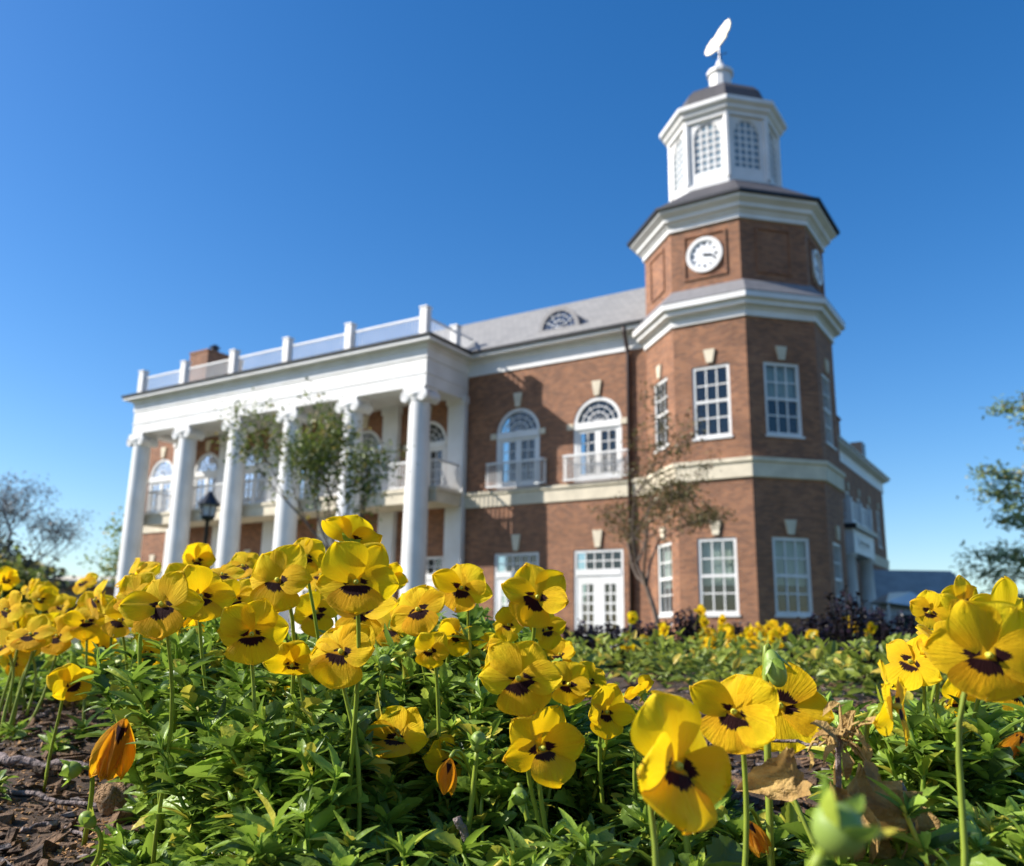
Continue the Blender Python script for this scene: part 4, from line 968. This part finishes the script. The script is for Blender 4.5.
# ------------------------------------------------------------------ buds, wilted flowers, nut, twigs, dry leaves
def bud(px, py, d, rpx_, label, tilt=(0, 0, 1), name='flower_bud', long=1.35, stem=True, m_=None):
    rpx = rpx_*(.72 if d > .2 else 1)
    c = at(px, py, d); r = rpx/F*d; o = empty(name, c, 0, label, 'bud', 'green buds and seed pods among the pansies')
    mb = MB(); N = 12; prof = [(r*math.sin(math.pi*k/9)*(1-.12*math.cos(math.pi*k/9)), -r*long*math.cos(math.pi*k/9)) for k in range(10)]
    mb.ring((0, 0), [(p[0]+1e-5, p[1]) for p in prof], N, 0, False); mb.v = [(x*(1+.05*math.cos(3*math.atan2(y, x))), y*(1+.05*math.cos(3*math.atan2(y, x))), z) for x, y, z in mb.v]
    o1 = mb.build('bud', m_ or M_['budg'], o, smooth=True); q = Vector(tilt).to_track_quat('Z', 'Y'); o1.rotation_mode = 'QUATERNION'; o1.rotation_quaternion = q
    lv = Leaves(); tp = leaf_template(r*2.7, r*1.15, 3, 6, 0, -.25, .2, .8)
    for k in range(5):
        a = k*2*math.pi/5; lv.put(tp, (0, 0, -r*long*.95), (math.cos(a)*.9, math.sin(a)*.9, .75), (-math.cos(a), -math.sin(a), .6), rnd=random.uniform(.5, 1))
    o2 = lv.build('sepals', M_['leaf'], o); o2.rotation_mode = 'QUATERNION'; o2.rotation_quaternion = q
    if stem:
        s0 = q @ Vector((0, 0, -r*long)); gx, gy = c.x+random.uniform(-.01, .02), c.y+random.uniform(0, .03); e_ = Vector((gx, gy, gz(gx, gy)))-c
        s1 = s0+(q @ Vector((0, 0, -1)))*.008
        pts = [s0*(1-t)**3+s1*3*t*(1-t)**2+(s1+Vector((0, 0, -.01)))*3*t*t*(1-t)+e_*t**3 for t in [k/8 for k in range(9)]]
        mb = MB(); mb.tube(pts, [.0012+.0005*k/8 for k in range(9)], 6); mb.build('stem', M_['stem'], o, smooth=True)
bud(838, 830, .165, 27, 'very near blurred green seed pod at the bottom right', (.4, -.2, .6), long=.95)
bud(775, 668, .40, 14, 'long green bud hanging before the upside down pansy', (.25, -.1, -1), long=1.9)
bud(436, 845, .43, 17, 'fat olive bud at the bottom centre left', (.1, -.3, 1))
bud(519, 796, .43, 12, 'round green bud just under the side turned pansy', (0, -.5, -.6), long=1.0)
bud(72, 770, .55, 12, 'green bud hanging over the mulch at left', (-.9, -.3, -.2), long=1.1)
bud(88, 820, .5, 10, 'small pale bud lying on the mulch near the tan nut', (-.5, -.2, .5))
bud(270, 803, .46, 13, 'long ribbed bud pointing down left of the bare upright stem', (-.1, -.3, -1), long=1.6)
bud(157, 622, .6, 12, 'green bud between the left pansies and their stems', (.9, -.3, .2), long=1.4)
bud(384, 663, .52, 9, 'small round bud right of the wide open pansy', (.2, -.4, .8))
bud(478, 742, .44, 11, 'bud among narrow leaves between the two low centre pansies', (.1, -.3, 1))
bud(690, 805, .40, 13, 'pale bud behind the stem of the nearest pansy', (.2, -.4, -.8))
bud(168, 688, .55, 10, 'small round bud beside the thick left stem', (-.3, -.4, .6), long=1.1)

def wilted(px, py, d, L, label, tilt, seed):
    c = at(px, py, d); o = empty('wilted_pansy', c, 0, label, 'flower', 'wilted pansies'); rr = random.Random(seed)
    Rm = orient(R(tilt[0]), R(tilt[1]), R(tilt[2])); o.rotation_euler = Rm.to_euler()
    for k, (a, w_, zo) in enumerate(((-.24, .32, .0), (.22, .36, .0012), (-.03, .46, .003), (.08, .3, -.002))):
        P, Fs, UVs = petal(L*rr.uniform(.85, 1.05), L*w_, math.pi+a, .1, .1, -.1, rr.uniform(-.1, .15), .12, zo, seed*5+k, 15, 12, fold=-.55 if k < 3 else .4)
        P = [(x, y+L*.5, z) for x, y, z in P]
        sheet('folded_petal', P, Fs, UVs, M_['wilted'], o)
    top_ = Vector((0, L*.52, 0)); gx, gy = c.x+.02, c.y+.035; e_ = Rm.transposed() @ (Vector((gx, gy, gz(gx, gy)))-c); up_ = Rm.transposed() @ Vector((.004, .012, .010))
    p1 = top_+up_; p2 = p1.lerp(e_, .4)+up_; mb = MB(); mb.tube([top_*(1-t)**3+p1*3*t*(1-t)**2+p2*3*t*t*(1-t)+e_*t**3 for t in [k/9 for k in range(10)]], .0011, 6); mb.build('stem', M_['stem'], o, smooth=True)
    return o
wilted(114, 752, .52, .040, 'folded tube of a wilting orange yellow pansy above the tan nut', (10, 0, 18), 1)
wilted(447, 775, .43, .017, 'shrivelled brown orange petal twist under the small half turned pansy', (0, 0, 12), 2)
wilted(757, 838, .38, .016, 'crumpled orange wilted flower at the bottom right', (0, 20, -30), 3)
wilted(1012, 752, .45, .022, 'curled orange wilted flower at the right edge', (20, 0, 30), 4)
# nut
nd = .5
for _ in range(30):
    q = at(113, 800, nd); nd += .006 if q.z-.011 > gz(q.x, q.y) else 0
c = at(113, 800, nd); mb = MB(); r = 16/F*nd
for k in range(1): mb.ring((0, 0), [(r*math.sin(math.pi*k/14)+1e-5, -r*1.0*math.cos(math.pi*k/14)) for k in range(15)], 24, 0, False)
mb.v = [(x*1.15*(1+.03*math.sin(z*900)), y, z*.92+.0012*math.sin(x*500+y*300)) for x, y, z in mb.v]
o = mb.build('nut', M_['nut'], smooth=True); o.location = (c.x, c.y, gz(c.x, c.y)+r*.85); o.rotation_euler = (.3, .5, .4); tag(o, 'rough tan round nut lying on the mulch under the folded wilting pansy', 'nut')
# twigs
def on_ground(px, py, lift=0):
    lo, hi = .3, 3.0
    for _ in range(40):
        mid = (lo+hi)/2; q = at(px, py, mid)
        if q.z-lift > gz(q.x, q.y): lo = mid
        else: hi = mid
    return lo
def twig(pts, r, label, snap=True):
    if snap:
        ds = [on_ground(max(0, p[0]) if p[1] < 866 else p[0], p[1], r*1.7) for p in pts]; r *= sum(ds)/sum(p[2] for p in pts); pts = [(p[0], p[1], d) for p, d in zip(pts, ds)]
    base = at(*pts[0]); P = []
    for px, py, d in pts:
        q = at(px, py, d); P.append(q)
    wob = random.Random(len(label)); full = []
    for a, b_ in zip(P[:-1], P[1:]):
        for k in range(5): full.append(a.lerp(b_, k/5)+Vector((wob.gauss(0, r*.4), wob.gauss(0, r*.4), wob.gauss(0, r*.4))))
    full.append(P[-1]); o_ = full[0].copy(); mb = MB()
    mb.tube([p-o_ for p in full], [r*(1-.4*k/len(full)) for k in range(len(full))], 8); o = mb.build('twig', M_['twig'], None, smooth=True, loc=o_); tag(o, label, 'twig', 'twigs lying in the bed')
twig([(95, 848, .44), (160, 850, .44), (225, 862, .43)], .0028, 'thick grey stick along the bottom left edge')
twig([(2, 790, .50), (60, 800, .50), (130, 812, .49)], .0016, 'thin bent twig below the left green bud')
twig([(-20, 758, .62), (30, 762, .62), (95, 770, .6)], .0034, 'dark flattened stick lying across the mulch at left')
twig([(30, 720, .72), (80, 700, .74), (110, 692, .76)], .0022, 'blurred twig further back on the left mulch')
twig([(672, 815, .36), (705, 845, .35), (735, 872, .35)], .0034, 'smooth brown branch at the bottom under the nearest pansy')
twig([(455, 820, .42), (468, 845, .42), (478, 875, .41)], .0022, 'short grey twig standing beside the fat olive bud', False)
twig([(745, 742, .40), (790, 742, .40), (835, 745, .38)], .0009, 'thin dry stalk running to the brown withered clump', False)
twig([(900, 780, .37), (912, 825, .36), (920, 872, .36)], .0016, 'reddish bent stalk below the withered leaves at right', False)
twig([(20, 830, .45), (60, 822, .46), (85, 838, .45)], .0013, 'small forked twig in the bottom left corner')
# dry leaves
def dry_leaf(px, py, d, L, W, az, el, label, seed=0):
    if seed in (1, 6, 8, 5):
        d0 = d
        for _ in range(80):
            q = at(px, py, d); d += .006 if q.z-.004 > gz(q.x, q.y) else 0
        L *= d/d0; W *= d/d0
    c = at(px, py, d); lv = Leaves(); tp = leaf_template(L, W, 13, 20, .06, .75, .55, 1.0); P, Fs, T = tp; rr = np.random.default_rng(seed)
    P = P.copy(); P[:, 2] += .16*W*np.sin(P[:, 1]/L*9+seed)+.13*W*np.sin(P[:, 0]/W*11+P[:, 1]/L*5)+.07*W*np.sin(P[:, 0]/W*23+seed)*np.sin(P[:, 1]/L*21); P[:, 0] += .15*W*np.sin(P[:, 1]/L*6+seed*2); d_ = np.array([math.cos(R(az))*math.cos(R(el)), math.sin(R(az))*math.cos(R(el)), math.sin(R(el))])
    lv.put((P, Fs, T), (0, 0, 0), d_, np.array([.3, -.9, .4]), 1, .5); o = lv.build('dry_leaf', M_['dry']); o.location = c; tag(o, label, 'leaf', 'dry brown leaves')
dry_leaf(218, 850, .42, .026, .015, 150, 40, 'curled pinkish brown dry leaf at the bottom left', 1)
dry_leaf(820, 790, .37, .034, .024, -60, -50, 'yellowed withered leaf hanging below the brown clump', 2)
dry_leaf(855, 765, .36, .040, .026, -40, -62, 'long spotted withered leaf drooping right of the brown clump', 3)
dry_leaf(800, 760, .38, .024, .018, 200, -25, 'small withered leaf left of the brown clump', 4)
dry_leaf(720, 850, .36, .022, .014, 100, 30, 'brown dry leaf stuck upright at the bottom right centre', 5)
dry_leaf(600, 845, .40, .024, .015, 20, 5, 'dull brown leaf flat on the soil at the bottom centre', 6)
dry_leaf(905, 805, .37, .030, .018, -100, -45, 'dark curled leaf by the reddish stalk at right', 7)
dry_leaf(60, 705, .68, .03, .02, 20, 10, 'brown leaf flat on the far mulch at left', 8)
# withered clump
c = at(838, 738, .37); cl = Leaves()
for k in range(34):
    d0 = rdir(-70, 60); l0 = random.uniform(.006, .016); p0 = np.array([random.gauss(0, .004), random.gauss(0, .004), random.gauss(0, .002)])
    cl.tube([p0, p0+d0*l0*.5+[0, 0, .002], p0+d0*l0], .0008, .0004, 4, .5)
    if k % 2: cl.put(leaf_template(.010, .005, 3, 5, 0, .5, .4, 1), p0+d0*l0, rdir(-80, 20), np.array([0, -.5, .8]), random.uniform(.5, 1.2), .5)
o = cl.build('withered_clump', M_['dry']); o.location = c; tag(o, 'tangled brown withered seed head among the pansies at right', 'dried plant')
mb = MB(); g0 = gz(c.x, c.y+.02); mb.tube([(0, 0, 0), (.002, .01, -.03), (0, .02, g0-c.z)], .0012, 6); mb.build('stem', M_['twig'], o)

# mulch: shredded bark and crumbs
def chips(n, xr, yr, lo, hi, m_, name, label, flat=.35):
    V = []; Fs = []; k = 0
    for _ in range(n):
        y = random.uniform(*yr); x = random.uniform(*xr)*y
        L = random.uniform(lo, hi); W_ = L*random.uniform(.18, .6); H = W_*random.uniform(.25, .7)
        a = random.uniform(0, 6.28); b_ = random.gauss(0, flat); ca, sa, cb, sb = math.cos(a), math.sin(a), math.cos(b_), math.sin(b_)
        z0 = gz(x, y)+H*.3
        for sx_, sy_, sz_ in ((-1, -1, -1), (1, -1, -1), (1, 1, -1), (-1, 1, -1), (-1, -1, 1), (1, -1, 1), (1, 1, 1), (-1, 1, 1)):
            px_, py_, pz_ = sx_*L/2*random.uniform(.6, 1.1), sy_*W_/2*random.uniform(.5, 1.1), sz_*H/2*random.uniform(.5, 1.2)
            X = px_*cb+pz_*sb; Z = -px_*sb+pz_*cb; V.append((x+X*ca-py_*sa, y+X*sa+py_*ca, z0+Z))
        Fs += [tuple(q+k for q in f) for f in ((0, 3, 2, 1), (4, 5, 6, 7), (0, 1, 5, 4), (1, 2, 6, 5), (2, 3, 7, 6), (3, 0, 4, 7))]; k += 8
    me = bpy.data.meshes.new(name); me.from_pydata(V, [], Fs); me.materials.append(m_); me.update(); o = bpy.data.objects.new(name, me); col.objects.link(o); tag(o, label, 'mulch', kind='stuff')
chips(7500, (-.68, .62), (.36, 1.3), .004, .022, mat('dark_bark_chip', (.24, .135, .065), .9, scale=45, c2=(.025, .016, .011), bump=.5, bscale=300), 'bark_mulch', 'dark shredded bark mulch covering the soil of the bed')
chips(1500, (-.68, .62), (.36, 1.6), .004, .020, mat('grey_bark_chip', (.30, .25, .22), .9, scale=60, c2=(.12, .09, .08), bump=.4, bscale=300), 'weathered_mulch', 'weathered grey bark pieces scattered over the mulch')
chips(5000, (-.7, .6), (.33, .62), .0012, .0045, mat('golden_crumb', (.52, .30, .11), .8, scale=80, c2=(.3, .14, .05)), 'golden_debris', 'fine golden brown crumbs of husk on the soil in front', .6)
chips(4200, (-.62, -.2), (.44, .95), .0014, .006, bpy.data.materials['golden_crumb'], 'golden_debris', 'golden brown crumbs of husk on the bare soil at the lower left', .6)
chips(900, (-.3, .9), (1.3, 4.2), .015, .05, bpy.data.materials['dark_bark_chip'], 'bark_mulch', 'dark bark mulch between the beds in the middle distance')

# ------------------------------------------------------------------ trees
def tree(name, label, base, H, spread, barkm, leafm, nleaf, lsz, seed, trunk_r, fork=.4, levels=4, lean=0, cat='tree', group=None, tuft=False, bare=0, up=.6):
    rr = random.Random(seed); r = empty(name, base, 0, label, cat, group); tb = MB(); ends = []
    def grow(p, d, L, rad, lev):
        n = 4; pts = [p]; q = p.copy(); dd = d.copy()
        for k in range(n):
            dd = (dd+Vector((rr.gauss(0, .12), rr.gauss(0, .12), rr.gauss(0, .06)+.03))).normalized(); q = q+dd*L/n; pts.append(q.copy())
            if lev >= 1: ends.append((q.copy(), dd.copy(), lev))
        tb.tube(pts, [rad*(1-.4*k/n) for k in range(n+1)], 6 if lev < 2 else 4, cap=False)
        if lev >= levels: return
        for k in range(rr.choice((2, 3, 3)) if lev else 5):
            a = rr.uniform(0, 6.28); s_ = rr.uniform(.45, .95)*spread
            nd = (dd*up+Vector((math.cos(a)*s_, math.sin(a)*s_, rr.uniform(-.05, .4)))).normalized()
            st = pts[-1] if k < 2 else pts[rr.choice((2, 3))]
            grow(st, nd, L*rr.uniform(.55, .8), rad*rr.uniform(.45, .6), lev+1)
    grow(Vector((0, 0, -.1)), Vector((lean, 0, 1)).normalized(), H*fork, trunk_r, 0)
    tb.build('trunk', barkm, r, smooth=True)
    if nleaf:
        lv = Leaves(); tp = leaf_template(lsz, lsz*.6, 3, 4, 0, .2, .2, .9); es = [e for e in ends if e[2] >= max(1, levels-2)]
        clumps = rr.sample(es, max(1, int(len(es)*(1-bare))))
        for _ in range(nleaf):
            e_, dd, lev = rr.choice(clumps); j = lsz*2.2
            p = np.array(e_)+np.array([rr.gauss(0, j), rr.gauss(0, j), rr.gauss(0, j*.6)])
            lv.put(tp, p, rdir(-50, 40), np.array([rr.gauss(0, .6), rr.gauss(0, .6), 1]), rr.uniform(.6, 1.3), rnd=rr.random())
        lv.build('crown', leafm, r)
    return r
c = at(357, 640, 17); tree('young_tree', 'slender young tree with sparse fresh green leaves in front of the porch', (c.x, c.y, 0), 5.6, .5, M_['bark'], M_['tree_leaf'], 4300, .092, 5, .06, .34, 4, up=1.0)
c = at(664, 640, 19); tree('young_tree', 'thin young tree with bronze and yellow green leaf clumps before the tower', (c.x, c.y, 0), 4.9, 1.35, M_['bark'], M_['red_leaf'], 5200, .078, 12, .065, .42, 4, up=.55, bare=.2)
c = at(-12, 640, 60); tree('bare_tree', 'tall bare bluish grey tree at the far left edge', (c.x, c.y, 0), 13.5, .8, M_['pbark'], M_['far_leaf'], 3600, .19, 21, .35, .33, 5, up=.7)
c = at(-6, 640, 52); tree('evergreen_tree', 'dark low spreading evergreen tree under the bare tree at left', (c.x, c.y, 0), 7, 1.3, M_['bark'], M_['evergreen'], 6500, .42, 31, .3, .3, 4, up=.45)
c = at(-8, 640, 40); tree('evergreen_tree', 'brighter green bush like tree cut by the left edge', (c.x, c.y, 0), 4.5, 1.2, M_['bark'], M_['tree_leaf'], 6000, .33, 33, .2, .3, 4, up=.45)
c = at(118, 640, 70); tree('small_tree', 'small hazy green tree left of the first porch column', (c.x, c.y, 0), 9.5, .45, M_['pbark'], M_['pine_leaf'], 900, .35, 41, .2, .35, 4, up=.8)
c = at(70, 640, 75); tree('hedge_tree', 'round dark hedge tree beside the low brick building', (c.x, c.y, 0), 4.6, .7, M_['bark'], M_['evergreen'], 3000, .35, 43, .2, .25, 4, up=.5)
c = at(938, 640, 36); tree('shrub', 'yellow green shrub in front of the grey roofed building', (c.x, c.y, 0), 2.6, 1.1, M_['bark'], M_['pine_leaf'], 2600, .14, 45, .08, .2, 4, up=.5, cat='shrub')
# conifer with layered boughs at the right edge
c = at(1052, 640, 34); r = empty('conifer', (c.x, c.y, 0), 0, 'tall conifer with layered pale green boughs at the right edge', 'tree')
tb = MB(); lv = Leaves(); tp = leaf_template(.26, .10, 3, 4, 0, .2, .2, .9); Ht = 10.3; rr = random.Random(3)
tb.tube([(0, 0, -.1), (.05, 0, Ht*.5), (0, 0, Ht)], [.25, .15, .03], 8)
for k in range(34):
    z = 1.0+(Ht-1.2)*k/34; a = rr.uniform(0, 6.28) ; L = (3.0*(1-z/Ht)**.6+.4)*rr.uniform(.55, 1.1); e_ = Vector((math.cos(a)*L, math.sin(a)*L, z+.12*L)); s_ = Vector((0, 0, z))
    tb.tube([s_, s_.lerp(e_, .5)+Vector((0, 0, .1)), e_], [.05, .03, .01], 4)
    for q in range(150):
        f = rr.uniform(.35, 1.05); p = s_.lerp(e_, f); lv.put(tp, (p.x+rr.gauss(0, .28), p.y+rr.gauss(0, .28), p.z+rr.gauss(.05, .2)), rdir(-40, 50), np.array([rr.gauss(0, .5), rr.gauss(0, .5), 1.]), rr.uniform(.6, 1.3), rnd=rr.random())
tb.build('trunk', M_['bark'], r); lv.build('crown', M_['pine_leaf'], r)
# distant wooded skyline, one mass
lv = Leaves(); tp = leaf_template(1.6, 1.2, 3, 4, 0, .2, .2, .9)
for _ in range(9000):
    x = random.uniform(-190, 260); hh = 6+2.5*math.sin(x*.05)+1.5*math.sin(x*.21); lv.put(tp, (x, 170+random.uniform(-5, 5), random.uniform(0, hh)), rdir(-50, 50), np.array([0, -.5, 1.]), random.uniform(.6, 1.3))
o = lv.build('distant_wood', M_['far_leaf']); tag(o, 'low far off line of trees on the horizon', 'wood', kind='stuff')
